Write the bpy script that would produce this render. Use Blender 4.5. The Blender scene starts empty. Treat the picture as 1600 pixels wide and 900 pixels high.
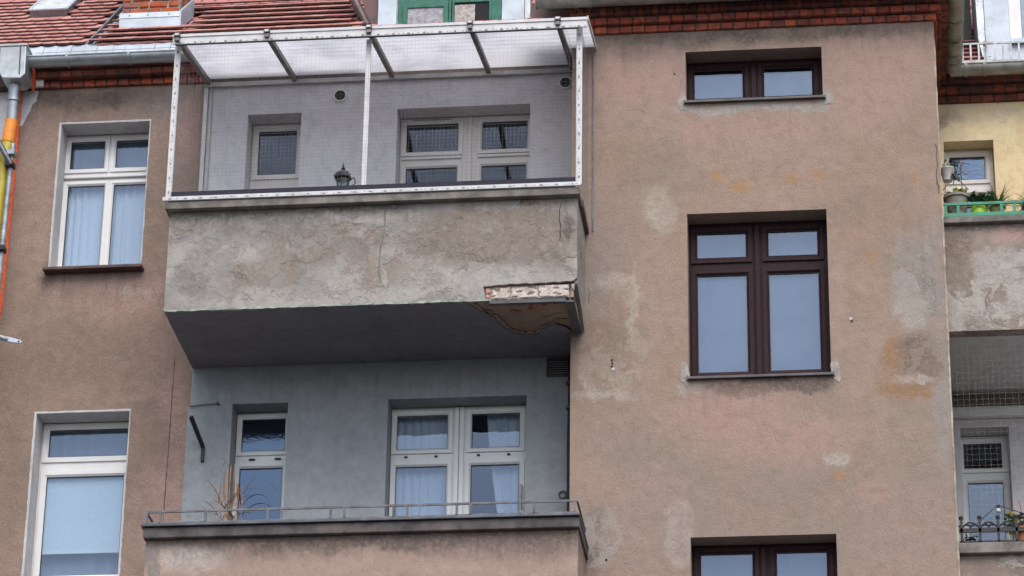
import bpy, bmesh, math, random
from mathutils import Vector, Matrix
random.seed(7)
R = math.radians
S = bpy.context.scene
COL = S.collection

# ------------------------------------------------------------------ camera, sky, sun, exposure
yaw, pitch, roll = R(6.671), R(24.661), R(0.839)
fwd = Vector((-math.sin(yaw)*math.cos(pitch), math.cos(yaw)*math.cos(pitch), math.sin(pitch)))
rt = Vector((math.cos(yaw), math.sin(yaw), 0)); up = rt.cross(fwd)
r2 = rt*math.cos(roll) + up*math.sin(roll); u2 = up*math.cos(roll) - rt*math.sin(roll)
cam = bpy.data.cameras.new('camera'); cam.sensor_width = 36; cam.lens = 36*5019.07/1600; cam.clip_end = 2000; cam.clip_start = 0.5
camo = bpy.data.objects.new('camera', cam); COL.objects.link(camo); S.camera = camo
m = Matrix((r2, u2, -fwd)).transposed().to_4x4(); m.translation = Vector((2.737, -28.34, 1.6)); camo.matrix_world = m

SUN_EL, SUN_AZ = R(52), R(165)          # azimuth clockwise from +Y
w = bpy.data.worlds.new('World'); S.world = w; w.use_nodes = True
wn = w.node_tree.nodes; wl = w.node_tree.links
sky = wn.new('ShaderNodeTexSky'); sky.sky_type = 'NISHITA'; sky.sun_disc = False
sky.sun_elevation = SUN_EL; sky.sun_rotation = SUN_AZ; sky.air_density = 1.0; sky.dust_density = 2.5; sky.ozone_density = 1.0
bg = wn['Background']; bg.inputs['Strength'].default_value = 0.15
wco = wn.new('ShaderNodeTexCoord'); cl = wn.new('ShaderNodeTexNoise'); cl.inputs['Scale'].default_value = 3.2; cl.inputs['Detail'].default_value = 6; cl.inputs['Roughness'].default_value = .6
wl.new(wco.outputs['Generated'], cl.inputs['Vector'])
cr_ = wn.new('ShaderNodeMapRange'); cr_.interpolation_type = 'SMOOTHSTEP'; cr_.inputs['From Min'].default_value = .36; cr_.inputs['From Max'].default_value = .66; wl.new(cl.outputs['Fac'], cr_.inputs['Value'])
bw = wn.new('ShaderNodeRGBToBW'); wl.new(sky.outputs[0], bw.inputs[0])
cm = wn.new('ShaderNodeMix'); cm.data_type = 'RGBA'; cm.blend_type = 'MULTIPLY'; cm.inputs[0].default_value = 1; wl.new(bw.outputs[0], cm.inputs[6]); cm.inputs[7].default_value = (1.42, 1.47, 1.60, 1)
sm_ = wn.new('ShaderNodeMix'); sm_.data_type = 'RGBA'; wl.new(cr_.outputs['Result'], sm_.inputs[0]); wl.new(sky.outputs[0], sm_.inputs[6]); wl.new(cm.outputs[2], sm_.inputs[7])
wl.new(sm_.outputs[2], bg.inputs[0])
sun = bpy.data.lights.new('sun', 'SUN'); sun.energy = 1.5; sun.angle = R(50); sun.color = (1, 0.93, 0.84)
suno = bpy.data.objects.new('sun', sun); COL.objects.link(suno)
sd = Vector((math.sin(SUN_AZ)*math.cos(SUN_EL), math.cos(SUN_AZ)*math.cos(SUN_EL), math.sin(SUN_EL)))
suno.rotation_euler = sd.to_track_quat('Z', 'Y').to_euler(); suno.location = sd*60
S.view_settings.view_transform = 'Standard'; S.view_settings.look = 'None'; S.view_settings.exposure = 0.45; S.view_settings.gamma = 1
S.cycles.transparent_max_bounces = 24

# ------------------------------------------------------------------ mesh helpers
class M:
    def __init__(s): s.v = []; s.f = []
    def add(s, vs, fs):
        o = len(s.v); s.v += [tuple(v) for v in vs]; s.f += [tuple(i+o for i in f) for f in fs]; return s
    def box(s, x0, y0, z0, x1, y1, z1):
        return s.add([(x0,y0,z0),(x1,y0,z0),(x1,y1,z0),(x0,y1,z0),(x0,y0,z1),(x1,y0,z1),(x1,y1,z1),(x0,y1,z1)],
                     [(0,3,2,1),(4,5,6,7),(0,1,5,4),(1,2,6,5),(2,3,7,6),(3,0,4,7)])
    def bar(s, a, b, w, h, ref=(0,0,1)):           # bar of width w (sideways) and height h from a to b
        a = Vector(a); b = Vector(b); d = (b-a).normalized(); rf = Vector(ref)
        if abs(d.dot(rf)) > .99: rf = Vector((0,1,0))
        x = d.cross(rf).normalized()*w/2; z = x.cross(d).normalized()*h/2
        P = []
        for p in (a, b): P += [p-x-z, p+x-z, p+x+z, p-x+z]
        return s.add(P, [(3,2,1,0),(4,5,6,7),(0,1,5,4),(1,2,6,5),(2,3,7,6),(3,0,4,7)])
    def tube(s, pts, r, n=8, cap=True):
        pts = [Vector(p) for p in pts]; rs = r if isinstance(r, (list, tuple)) else [r]*len(pts)
        o = len(s.v); prev = None
        for i, p in enumerate(pts):
            d = (pts[min(i+1, len(pts)-1)]-pts[max(i-1, 0)]).normalized()
            if prev is None:
                a = Vector((0,0,1)) if abs(d.z) < .9 else Vector((1,0,0)); x = d.cross(a).normalized()
            else: x = (prev - d*prev.dot(d)).normalized()
            prev = x; y = d.cross(x)
            for k in range(n):
                t = 2*math.pi*k/n; s.v.append(tuple(p + (x*math.cos(t)+y*math.sin(t))*rs[i]))
        for i in range(len(pts)-1):
            for k in range(n):
                a = o+i*n+k; b = o+i*n+(k+1)%n; s.f.append((a, b, b+n, a+n))
        if cap: s.f.append(tuple(o+k for k in range(n))[::-1]); s.f.append(tuple(o+(len(pts)-1)*n+k for k in range(n)))
        return s
    def lathe(s, prof, c=(0,0,0), n=16, cap=True):
        o = len(s.v)
        for r, z in prof:
            for k in range(n):
                t = 2*math.pi*(k+.5)/n; s.v.append((c[0]+r*math.cos(t), c[1]+r*math.sin(t), c[2]+z))
        for i in range(len(prof)-1):
            for k in range(n):
                a = o+i*n+k; b = o+i*n+(k+1)%n; s.f.append((a, b, b+n, a+n))
        if cap: s.f.append(tuple(o+k for k in range(n))[::-1]); s.f.append(tuple(o+(len(prof)-1)*n+k for k in range(n)))
        return s
    def prism(s, poly, ax, a, b):                  # polygon in the two other axes, extruded along axis ax
        n = len(poly); P = []
        for t in (a, b):
            for u, v in poly: P.append({'x': (t,u,v), 'y': (u,t,v), 'z': (u,v,t)}[ax])
        return s.add(P, [tuple(range(n)), tuple(range(2*n-1, n-1, -1))] + [(i, i+n, (i+1)%n+n, (i+1)%n) for i in range(n)])
    def plate(s, x0, z0, x1, z1, holes, ya, yb):   # upright plate between y=ya and y=yb with rectangular holes
        xs = sorted({x0, x1, *[h[0] for h in holes], *[h[2] for h in holes]}); zs = sorted({z0, z1, *[h[1] for h in holes], *[h[3] for h in holes]})
        xs = [x for x in xs if x0 <= x <= x1]; zs = [z for z in zs if z0 <= z <= z1]
        def full(i, k):
            if i < 0 or k < 0 or i >= len(xs)-1 or k >= len(zs)-1: return False
            cx = (xs[i]+xs[i+1])/2; cz = (zs[k]+zs[k+1])/2
            return not any(h[0] < cx < h[2] and h[1] < cz < h[3] for h in holes)
        for i in range(len(xs)-1):
            for k in range(len(zs)-1):
                if not full(i, k): continue
                a, b, c, d = xs[i], xs[i+1], zs[k], zs[k+1]
                s.add([(a,ya,c),(b,ya,c),(b,ya,d),(a,ya,d)], [(0,1,2,3)]); s.add([(a,yb,c),(b,yb,c),(b,yb,d),(a,yb,d)], [(3,2,1,0)])
                if not full(i-1, k): s.add([(a,ya,c),(a,yb,c),(a,yb,d),(a,ya,d)], [(3,2,1,0)])
                if not full(i+1, k): s.add([(b,ya,c),(b,yb,c),(b,yb,d),(b,ya,d)], [(0,1,2,3)])
                if not full(i, k-1): s.add([(a,ya,c),(b,ya,c),(b,yb,c),(a,yb,c)], [(3,2,1,0)])
                if not full(i, k+1): s.add([(a,ya,d),(b,ya,d),(b,yb,d),(a,yb,d)], [(0,1,2,3)])
        return s
    def mesh(s, name, mat, smooth=False):
        me = bpy.data.meshes.new(name); me.from_pydata(s.v, [], s.f); me.update()
        bm = bmesh.new(); bm.from_mesh(me); bmesh.ops.remove_doubles(bm, verts=bm.verts, dist=1e-5)
        bmesh.ops.recalc_face_normals(bm, faces=bm.faces); bm.to_mesh(me); bm.free()
        if mat: me.materials.append(mat)
        if smooth:
            me.polygons.foreach_set('use_smooth', [True]*len(me.polygons)); me.set_sharp_from_angle(angle=R(40))
        return me

def link(name, me, parent=None, kind=None, label=None):
    o = bpy.data.objects.new(name, me); COL.objects.link(o)
    if parent: o.parent = parent
    if kind: o['kind'] = kind
    if label: o['label'] = label
    return o
def obj(name, mm, mat, parent=None, bevel=0, smooth=False, kind=None, label=None):
    o = link(name, mm.mesh(name, mat, smooth), parent, kind, label)
    if bevel:
        b = o.modifiers.new('bevel', 'BEVEL'); b.width = bevel; b.segments = 2; b.limit_method = 'ANGLE'; b.angle_limit = R(40)
    return o
def thing(name, label, cat, loc=(0,0,0), group=None):
    o = bpy.data.objects.new(name, None); COL.objects.link(o); o.location = loc; o.empty_display_size = .2
    o['label'] = label; o['category'] = cat
    if group: o['group'] = group
    return o
class At:                                          # parts of a thing whose empty stands at loc: shift the mesh so that world coordinates hold
    def __init__(s, loc): s.l = loc
    def __call__(s, mm):
        mm.v = [(v[0]-s.l[0], v[1]-s.l[1], v[2]-s.l[2]) for v in mm.v]; return mm
def rnd(a, b): return random.uniform(a, b)
def ragged(pts, step=.03, amp=.008):               # closed outline with its edges broken up
    out = []
    for i, p in enumerate(pts):
        q = pts[(i+1) % len(pts)]; L = math.hypot(q[0]-p[0], q[1]-p[1]); n = max(1, int(L/step))
        for k in range(n):
            t = k/n; e = 0 if k == 0 else amp
            out.append((p[0]+(q[0]-p[0])*t+rnd(-e, e), p[1]+(q[1]-p[1])*t+rnd(-e, e)))
    return out
def blob(cx, cz, rx, rz, n=40, amp=.16, seed=1):
    rg = random.Random(seed); ph = [rg.uniform(0, 6.28) for _ in range(6)]
    return [(cx+rx*math.cos(t)*k, cz+rz*math.sin(t)*k) for t, k in
            ((2*math.pi*i/n, 1+amp*sum(math.sin((j+2)*2*math.pi*i/n+ph[j])/(j+1.5) for j in range(6))) for i in range(n))]

# ------------------------------------------------------------------ material helpers
class N:
    def __init__(s, name):
        s.m = bpy.data.materials.new(name); s.m.use_nodes = True; s.t = s.m.node_tree; s.n = s.t.nodes; s.l = s.t.links
        s.b = s.n['Principled BSDF']; s.out = s.n['Material Output']
        s.co = s.n.new('ShaderNodeTexCoord').outputs['Object']
    def new(s, t, **k):
        x = s.n.new('ShaderNode'+t)
        for a, b in k.items(): setattr(x, a, b)
        return x
    def to(s, x, sock):
        if hasattr(x, 'is_output'): s.l.new(x, sock)
        else: sock.default_value = x
    def noise(s, scale, detail=4, rough=.55, co=None, dist=0, color=False):
        x = s.new('TexNoise'); x.inputs['Scale'].default_value = scale; x.inputs['Detail'].default_value = detail
        x.inputs['Roughness'].default_value = rough; x.inputs['Distortion'].default_value = dist
        s.l.new(co or s.co, x.inputs['Vector']); return x.outputs['Color' if color else 'Fac']
    def vmath(s, op, a, b=None):
        x = s.new('VectorMath', operation=op); s.to(a, x.inputs[0])
        if b is not None: s.to(b, x.inputs[1])
        return x.outputs['Value' if op == 'LENGTH' else 'Vector']
    def math(s, op, a, b=0.5, c=None):
        x = s.new('Math', operation=op); s.to(a, x.inputs[0]); s.to(b, x.inputs[1])
        if c is not None: s.to(c, x.inputs[2])
        return x.outputs[0]
    def step(s, v, lo, hi, a=0., b=1., smooth=True):
        x = s.new('MapRange', interpolation_type='SMOOTHSTEP' if smooth else 'LINEAR'); s.to(v, x.inputs['Value'])
        x.inputs['From Min'].default_value = lo; x.inputs['From Max'].default_value = hi
        x.inputs['To Min'].default_value = a; x.inputs['To Max'].default_value = b; return x.outputs['Result']
    def mix(s, f, a, b, mode='MIX'):
        x = s.new('Mix', data_type='RGBA', blend_type=mode); s.to(f, x.inputs[0])
        for v, k in ((a, 6), (b, 7)): s.to((*v, 1) if isinstance(v, tuple) else v, x.inputs[k])
        return x.outputs[2]
    def scale(s, sx, sy, sz, co=None): return s.vmath('MULTIPLY', co or s.co, (sx, sy, sz))
    def bump(s, h, dist=.004, strength=1., normal=None):
        x = s.new('Bump'); x.inputs['Strength'].default_value = strength; x.inputs['Distance'].default_value = dist; s.l.new(h, x.inputs['Height'])
        if normal: s.l.new(normal, x.inputs['Normal'])
        return x.outputs[0]
    def fin(s, color=None, rough=.6, metal=0., normal=None, spec=None):
        if color is not None: s.to((*color, 1) if isinstance(color, tuple) else color, s.b.inputs['Base Color'])
        s.to(rough, s.b.inputs['Roughness']); s.b.inputs['Metallic'].default_value = metal
        if spec is not None: s.b.inputs['Specular IOR Level'].default_value = spec
        if normal: s.l.new(normal, s.b.inputs['Normal'])
        return s.m

def plain(name, col, rough=.5, metal=0., var=.25, scale=9., bump=.0008, grime=None, spec=None):
    k = N(name); n1 = k.noise(scale, 5); n2 = k.noise(scale*9, 3)
    c = k.mix(k.step(n1, .3, .7), tuple(x*(1-var) for x in col), tuple(min(1, x*(1+var*.6)) for x in col))
    if grime: c = k.mix(k.step(k.noise(scale*.45, 6, .65), .5, .72, 0, .75), c, grime)
    return k.fin(c, k.step(n2, .2, .8, max(0, rough-.12), min(1, rough+.15)), metal, k.bump(n2, bump), spec)

STAIN = dict(LG=(.47,.425,.37), RU=(.39,.225,.10), GR=(.30,.275,.25), DB=(.20,.155,.125), OR=(.30,.17,.085), DK=(.115,.095,.085), PK=(.405,.272,.235),
             GY=(.29,.235,.205), CE=(.37,.35,.325), PW=(.55,.52,.49), BR=(.225,.18,.145), GD=(.22,.205,.195), LP=(.40,.375,.345))
def stucco(name, ca, cb, cc, blobs, grain=.35, streak=0., peel=None, bump=.004, zones=(), runs=()):
    k = N(name); co = k.co
    big = k.noise(.75, 5, .6); mid = k.noise(3.1, 6, .62, dist=.4); fine = k.noise(26, 4, .6); gr = k.noise(75, 3, .7); gr2 = k.noise(170, 2, .7)
    big2 = k.noise(1.15, 6, .62, co=k.vmath('ADD', co, (7.3, 2.1, 4.7)))
    c = k.mix(k.step(big, .40, .60), ca, cb)
    c = k.mix(k.step(big2, .47, .66, 0, .8), c, cc)
    c = k.mix(k.step(mid, .46, .70, 0, .35), c, tuple(min(.7, x*1.22) for x in cb)); c = k.mix(k.step(mid, .30, .44, .35, 0), c, tuple(x*.74 for x in ca))
    h = gr
    if peel:                                        # old layers of lime wash: hard edged, lying one over the other
        wco = k.vmath('ADD', co, k.vmath('MULTIPLY', k.vmath('SUBTRACT', k.noise(7, 5, .65, color=True), (.5,.5,.5)), (.30,.30,.18)))
        hh = None
        for col, sc, lo, st in peel:
            msk = k.step(k.noise(sc, 7, .6, co=k.scale(1, 1, 1.5, wco)), lo, lo+.035)
            c = k.mix(k.math('MULTIPLY', msk, st), c, col)
            hh = msk if hh is None else k.math('ADD', hh, msk)
        h = k.math('ADD', k.math('MULTIPLY', hh, -.9), gr)
    if streak:
        sv = k.noise(5, 5, .6, co=k.scale(1, 1, .10)); c = k.mix(k.step(sv, .52, .75, 0, streak), c, tuple(x*.55 for x in ca))
    w = k.vmath('ADD', co, k.vmath('MULTIPLY', k.vmath('SUBTRACT', k.noise(2.6, 3, .5, color=True), (.5,.5,.5)), (.34,.34,.34)))
    w = k.vmath('ADD', w, k.vmath('MULTIPLY', k.vmath('SUBTRACT', k.noise(13, 5, .65, color=True), (.5,.5,.5)), (.16,.16,.16)))
    tex2 = k.step(fine, .3, .65, .55, 1.15); tex = k.math('MULTIPLY', k.step(mid, .34, .58, .55, 1.2), tex2)
    for (x, z, rx, rz, key, st, soft) in blobs:
        d = k.vmath('LENGTH', k.vmath('MULTIPLY', k.vmath('SUBTRACT', w, (x, 0, z)), (1/rx, 0, 1/rz)))
        f = k.step(d, 1+soft*.8, 1-soft*.8, 0, min(1, st*1.35))
        f = k.math('MULTIPLY', f, tex if soft > .45 else tex2)
        c = k.mix(f, c, STAIN[key])
    sp = k.new('SeparateXYZ'); k.l.new(co, sp.inputs[0])
    if runs: rn = k.step(k.noise(16, 4, .6, co=k.scale(1, 1, .045)), .44, .66); rn2 = k.step(k.noise(5, 4, .6), .3, .6, .35, 1)
    for (x, zt, hw, ln, st) in runs:                # rain runs hanging from an edge
        u = k.math('ABSOLUTE', k.math('SUBTRACT', sp.outputs[0], x)); v = k.math('SUBTRACT', zt, sp.outputs[2])
        f = k.math('MULTIPLY', k.math('MULTIPLY', k.step(u, hw, hw*.92), k.step(v, ln, 0)), k.math('MULTIPLY', k.step(v, -.005, .01), k.math('MULTIPLY', rn, rn2)))
        c = k.mix(k.math('MULTIPLY', f, st), c, (.10,.085,.075))
    hz = None
    for (x, z, rx, rz, col, st) in zones:           # blistered, flaking areas: outlines of lifted paint
        d = k.vmath('LENGTH', k.vmath('MULTIPLY', k.vmath('SUBTRACT', w, (x, 0, z)), (1/rx, 0, 1/rz)))
        zf = k.step(d, 1.15, .6, 0, st); fn = k.noise(2.4, 7, .60, co=w, dist=.9)
        c = k.mix(k.math('MULTIPLY', zf, k.step(fn, .50, .53)), c, col)
        ed = k.math('MULTIPLY', zf, k.step(k.math('ABSOLUTE', k.math('SUBTRACT', fn, .505)), .003, .012, .26, 0)); c = k.mix(ed, c, (.11,.09,.075))
        c = k.mix(k.math('MULTIPLY', zf, k.step(k.math('ABSOLUTE', k.math('SUBTRACT', fn, .60)), .003, .012, .12, 0)), c, (.12,.10,.08))
        hz = ed if hz is None else k.math('ADD', hz, ed)
    # hairline crazing
    vor = k.new('TexVoronoi', feature='DISTANCE_TO_EDGE'); vor.inputs['Scale'].default_value = 1.7; k.l.new(w, vor.inputs['Vector'])
    cr = k.math('MULTIPLY', k.step(vor.outputs['Distance'], .0, .008, 1, 0), k.step(k.noise(1.3, 2), .60, .70))
    c = k.mix(k.math('MULTIPLY', cr, .22), c, tuple(x*.5 for x in ca))
    # hand-floated mottling, then sand grain: darker pits, paler grains
    mot = k.noise(9, 6, .68); c = k.mix(k.step(mot, .35, .52, .30, 0), c, tuple(x*.62 for x in ca)); c = k.mix(k.step(mot, .52, .72, 0, .30), c, tuple(min(.7, x*1.35) for x in cb))
    c = k.mix(k.step(gr, .30, .70, grain, 0), c, tuple(x*.45 for x in ca))
    c = k.mix(k.step(gr2, .52, .80, 0, grain*.9), c, tuple(min(.7, x*1.55) for x in cb))
    c = k.mix(k.step(fine, .62, .8, 0, .35), c, tuple(x*.62 for x in ca))
    if hz is not None: h = k.math('ADD', h, k.math('MULTIPLY', hz, -1.))
    sv_ = k.new('TexVoronoi'); sv_.inputs['Scale'].default_value = 3.1; k.l.new(co, sv_.inputs['Vector'])
    c = k.mix(k.math('MULTIPLY', k.step(sv_.outputs['Distance'], .012, .04, .8, 0), k.step(k.noise(2.1, 3), .5, .6)), c, (.06,.045,.04))
    hs = k.math('ADD', k.math('ADD', h, k.math('MULTIPLY', fine, .8)), k.math('MULTIPLY', cr, -.3))
    tro = k.noise(5.5, 4, .5, co=k.scale(1, 1, .5), dist=2.2); nb = k.bump(hs, bump); nb = k.bump(mid, .02, .6, nb); nb = k.bump(tro, .012, .6, nb)
    return k.fin(c, .92, 0, nb, .2)

BAYB = [(1.03,12.10,0.16,0.36,'LG',.9,.16),(0.87,15.48,0.14,0.25,'LG',.45,.5),(1.69,15.73,0.12,0.06,'RU',.6,.8),(2.13,15.77,0.11,0.06,'RU',.55,.8),(1.43,15.79,0.06,0.05,'RU',.55,.8),(2.43,15.77,.07,.05,'RU',.45,.8),(3.37,15.72,.07,.05,'RU',.4,.8),(0.21,14.84,0.05,0.08,'RU',.6,.6),
 (3.38,14.60,0.27,0.55,'GR',.95,.5),(3.36,13.82,0.26,0.27,'DB',.85,.45),(3.3,14.35,.16,.2,'LG',.5,.5),(3.09,13.73,0.11,0.30,'OR',.65,.7),(3.23,13.48,0.26,0.09,'OR',.55,.7),(3.26,13.62,0.19,0.05,'LG',.5,.5),(3.55,13.41,0.09,0.68,'GR',.95,.5),(3.55,14.89,0.06,0.49,'GR',.6,.5),
 (1.86,13.58,0.62,0.09,'DK',.75,.35),(1.2,13.58,.14,.10,'CE',.5,.5),(1.47,13.28,0.65,0.25,'PK',.75,.7),(2.00,12.98,0.60,0.26,'PK',.75,.7),(0.7,16.95,0.62,0.40,'PK',.75,.8),(3.1,16.94,0.50,0.56,'PK',.65,.8),(1.8,16.35,.9,.14,'PK',.5,.8),(.6,12.55,.5,.22,'PK',.55,.8),(3.0,12.1,.4,.4,'PK',.35,.9),(2.9,15.35,.5,.4,'OR',.18,.9),(.55,16.05,.45,.25,'OR',.16,.9),(.35,15.2,.3,.5,'GY',.5,.8),(.45,13.2,.4,.35,'GY',.45,.8),(1.84,17.42,2.1,0.09,'DK',.6,.9),(0.62,17.34,0.38,0.14,'DK',.4,.9),
 (0.23,14.81,0.16,0.42,'GR',.5,.8),(0.09,13.93,0.10,0.42,'DB',.4,.8),(0.30,13.99,0.25,0.42,'DB',.35,.9),(0.60,14.47,0.05,0.42,'LG',.5,.6),(0.46,14.73,0.19,0.05,'LG',.45,.6),(0.33,13.52,0.28,0.05,'LG',.5,.6),(0.15,13.72,0.08,0.18,'LG',.5,.6),(0.43,13.75,0.19,0.03,'LG',.3,.6),
 (0.25,12.05,0.15,0.35,'DK',.75,.4),(0.37,12.08,0.10,0.25,'LG',.6,.5),(1.87,12.17,2.08,0.67,'GY',.45,.5),(2.50,12.85,0.10,0.07,'LG',.6,.5),(2.55,12.69,0.08,0.05,'RU',.5,.6),(2.89,12.46,0.15,0.13,'PK',.5,.3),
 (1.80,16.59,0.74,0.07,'CE',.8,.35),(1.10,16.64,0.06,0.11,'CE',.8,.3),(2.53,16.63,0.06,0.11,'CE',.8,.3),(2.86,14.91,0.09,0.06,'RU',.35,.7),(2.53,14.38,0.09,0.42,'PK',.4,.9)]
LEFTB = [(-4.97,17.30,0.82,0.12,'DK',.7,.8),(-4.52,17.09,0.25,0.28,'GY',.6,.6),(-4.55,15.03,0.57,0.23,'PK',.7,.6),(-4.48,15.10,0.19,0.06,'LG',.35,.6),(-5.15,15.14,0.22,0.18,'PK',.4,.8),(-3.97,13.49,0.13,0.85,'PK',.6,.7),
 (-4.13,12.89,0.19,0.28,'PK',.6,.7),(-5.64,16.24,0.25,0.85,'PK',.3,.9),(-5.03,14.35,1.01,0.28,'DB',.3,.9),(-4.07,16.92,0.18,0.42,'PK',.5,.8),(-5.37,15.29,0.08,0.18,'DK',.6,.8),(-5.55,13.40,0.13,0.85,'DB',.4,.9),(-4.28,17.30,0.19,0.18,'GR',.5,.7)]
PARB = [(-0.67,14.88,0.79,0.30,'BR',.8,.35),(-0.18,14.85,0.31,0.38,'BR',.5,.6),(-2.86,15.04,0.57,0.16,'GD',.75,.3),(-3.58,14.57,0.20,0.23,'GD',.7,.3),(-2.35,14.83,0.63,0.22,'BR',.55,.4),(-3.02,14.55,0.25,0.20,'BR',.5,.5),(-2.49,15.25,1.5,0.09,'DK',.6,.9),
 (-3.43,15.22,0.44,0.18,'DK',.35,.9),(-1.10,14.41,0.69,0.16,'LP',.6,.6),(-1.96,14.51,0.38,0.18,'LP',.5,.5),(-0.36,14.38,0.44,0.12,'LP',.5,.6),(-2.51,14.26,1.26,0.07,'LP',.5,.6),(0.05,14.95,0.05,0.14,'DK',.6,.5),(-0.90,15.22,0.6,0.07,'LP',.5,.6),(-0.37,15.23,0.13,0.05,'DB',.6,.5),(-3.35,14.80,0.38,0.18,'LP',.5,.5)]
LOWB = [(-1.87,11.82,2.2,0.11,'DK',.85,.9),(-2.82,11.77,0.75,0.14,'DK',.5,.8),(-0.44,11.73,0.57,0.15,'DK',.5,.8),(-3.42,11.66,0.31,0.14,'PW',.4,.6),(-3.80,11.64,0.05,0.28,'GD',.7,.4)]
RPARB = [(4.07,14.70,0.31,0.13,'LP',.9,.3),(3.80,14.94,0.16,0.42,'BR',.7,.4),(4.15,14.93,0.25,0.12,'LP',.6,.4),(3.93,14.33,0.38,0.11,'BR',.8,.4),(4.24,14.36,0.19,0.07,'LP',.8,.3),(3.72,14.40,0.07,0.21,'LP',.6,.3),(4.28,15.17,0.19,0.08,'PK',.7,.6)]
m_bay = stucco('bay_stucco', (.328,.242,.187), (.36,.26,.212), (.278,.232,.192), BAYB, .42, runs=[(1.82,13.66,.72,.55,.30),(1.82,16.65,.72,.4,.25),(1.8,17.47,1.9,.45,.5),(.25,17.47,.35,.6,.35),(3.5,15.3,.12,1.6,.25)], bump=.006, zones=[(3.36,14.62,.26,.5,(.36,.33,.30),.8),(3.34,13.85,.26,.26,(.27,.22,.18),.9),(.5,14.1,.35,.75,(.40,.35,.30),.45),(.25,12.05,.2,.3,(.36,.34,.32),.6)])
m_left = stucco('left_stucco', (.28,.202,.16), (.32,.23,.192), (.245,.187,.15), LEFTB, .42, runs=[(-4.92,15.29,.52,.7,.5),(-4.75,17.43,.95,.6,.6),(-5.42,16.9,.05,1.6,.3)], bump=.006)
m_par = stucco('parapet_plaster', (.335,.31,.285), (.36,.335,.31), (.30,.275,.25), PARB, .22, runs=[(-1.85,15.25,2.0,.35,.5)], zones=[(-2.5,14.95,1.0,.26,(.27,.25,.235),.8),(-3.4,14.6,.35,.45,(.24,.23,.22),.6),(-2.2,14.55,.9,.25,(.25,.205,.165),.75),(-.6,14.95,.8,.3,(.255,.21,.175),.6),(-1.9,14.32,1.9,.10,(.40,.38,.35),.6)],
               peel=[((.285,.265,.25), 1.5, .50, .9), ((.25,.20,.16), 1.15, .56, .75), ((.42,.395,.365), 2.3, .58, .8), ((.21,.195,.185), 2.0, .63, .7)])
m_low = stucco('lower_parapet_plaster', (.36,.26,.215), (.385,.28,.235), (.33,.25,.21), LOWB, .36, runs=[(-1.85,11.86,2.1,.35,.75)])
m_rpar = stucco('right_parapet_plaster', (.27,.215,.18), (.30,.25,.21), (.235,.185,.155), RPARB, .25, zones=[(4.05,14.6,.6,.4,(.42,.39,.35),.9)], peel=[((.42,.385,.35), 1.6, .54, .85), ((.20,.155,.13), 2.2, .60, .8)])
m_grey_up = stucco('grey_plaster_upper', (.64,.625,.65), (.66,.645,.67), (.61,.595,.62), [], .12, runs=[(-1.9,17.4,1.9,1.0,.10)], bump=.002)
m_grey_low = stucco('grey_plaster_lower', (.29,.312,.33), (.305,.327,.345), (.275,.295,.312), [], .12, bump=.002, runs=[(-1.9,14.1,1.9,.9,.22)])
m_yellow = stucco('yellow_plaster', (.70,.555,.33), (.73,.60,.38), (.64,.51,.30), [(4.0,17.30,.5,.10,'LG',.4,.8),(3.75,17.25,.2,.08,'GY',.5,.8)], .14, bump=.002)
m_white_wall = stucco('white_plaster', (.55,.54,.55), (.60,.59,.60), (.52,.51,.52), [], .08, bump=.002)
m_brown_plain = stucco('brown_band_plaster', (.23,.19,.16), (.25,.21,.175), (.21,.175,.15), [], .15)
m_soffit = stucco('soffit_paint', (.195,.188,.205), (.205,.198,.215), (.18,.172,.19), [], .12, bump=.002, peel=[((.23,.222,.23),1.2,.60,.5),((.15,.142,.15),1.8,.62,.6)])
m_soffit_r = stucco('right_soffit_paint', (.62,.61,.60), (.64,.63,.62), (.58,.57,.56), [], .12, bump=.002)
m_raw = stucco('raw_slab', (.42,.30,.22), (.50,.35,.26), (.30,.21,.155), [(-.45,0,.3,99,'DB',.3,.5)], .5, bump=.012)
m_reveal = stucco('reveal_paint', (.52,.51,.52), (.56,.55,.55), (.45,.44,.44), [], .12, bump=.002)
m_concrete = plain('coping_concrete', (.19,.17,.15), .9, var=.4, scale=7, bump=.003, grime=(.085,.075,.068))
m_cement = plain('cement_patch', (.325,.295,.265), .9, var=.25, scale=12, bump=.003)
m_patch = plain('light_plaster_patch', (.45,.40,.35), .9, var=.18, scale=9, bump=.003)
m_whitebrick = plain('whitewashed_brick', (.56,.49,.44), .9, var=.3, scale=14, bump=.006, grime=(.45,.33,.27))
m_mortar = plain('mortar', (.085,.06,.05), .95, var=.4, scale=20, bump=.004)
m_mortar_pale = plain('chimney_mortar', (.36,.31,.26), .95, var=.4, scale=20, bump=.004)
m_zinc = plain('zinc', (.36,.39,.41), .42, .75, var=.22, scale=5, grime=(.20,.20,.19))
m_zinc_old = plain('old_gutter_metal', (.30,.30,.27), .55, .45, var=.3, scale=6, grime=(.13,.12,.09))
m_zinc_pale = plain('pale_sheet_metal', (.44,.50,.56), .5, .2, var=.15, scale=4)
m_lead = plain('lead_flashing', (.22,.24,.26), .5, .5, var=.3)
m_dark_zinc = plain('dark_coping_sheet', (.10,.105,.12), .45, .6, var=.3)
m_steel = plain('painted_steel_beam', (.085,.085,.09), .55, .2, var=.25)
m_black = plain('black_iron', (.018,.018,.022), .45, .3, var=.4)
m_darkhole = plain('dark_opening', (.012,.011,.012), .9)
m_greyrail = plain('grey_rail_steel', (.13,.13,.145), .5, .5, var=.35, grime=(.08,.06,.05))
m_white_pvc = plain('white_window_plastic', (.74,.73,.72), .35, var=.06, scale=3, bump=.0002)
m_cream_pvc = plain('cream_window_plastic', (.70,.68,.66), .4, var=.06, scale=3, bump=.0002)
m_grey_pvc = plain('grey_white_window_plastic', (.68,.70,.69), .35, var=.06, scale=3, bump=.0002)
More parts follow.
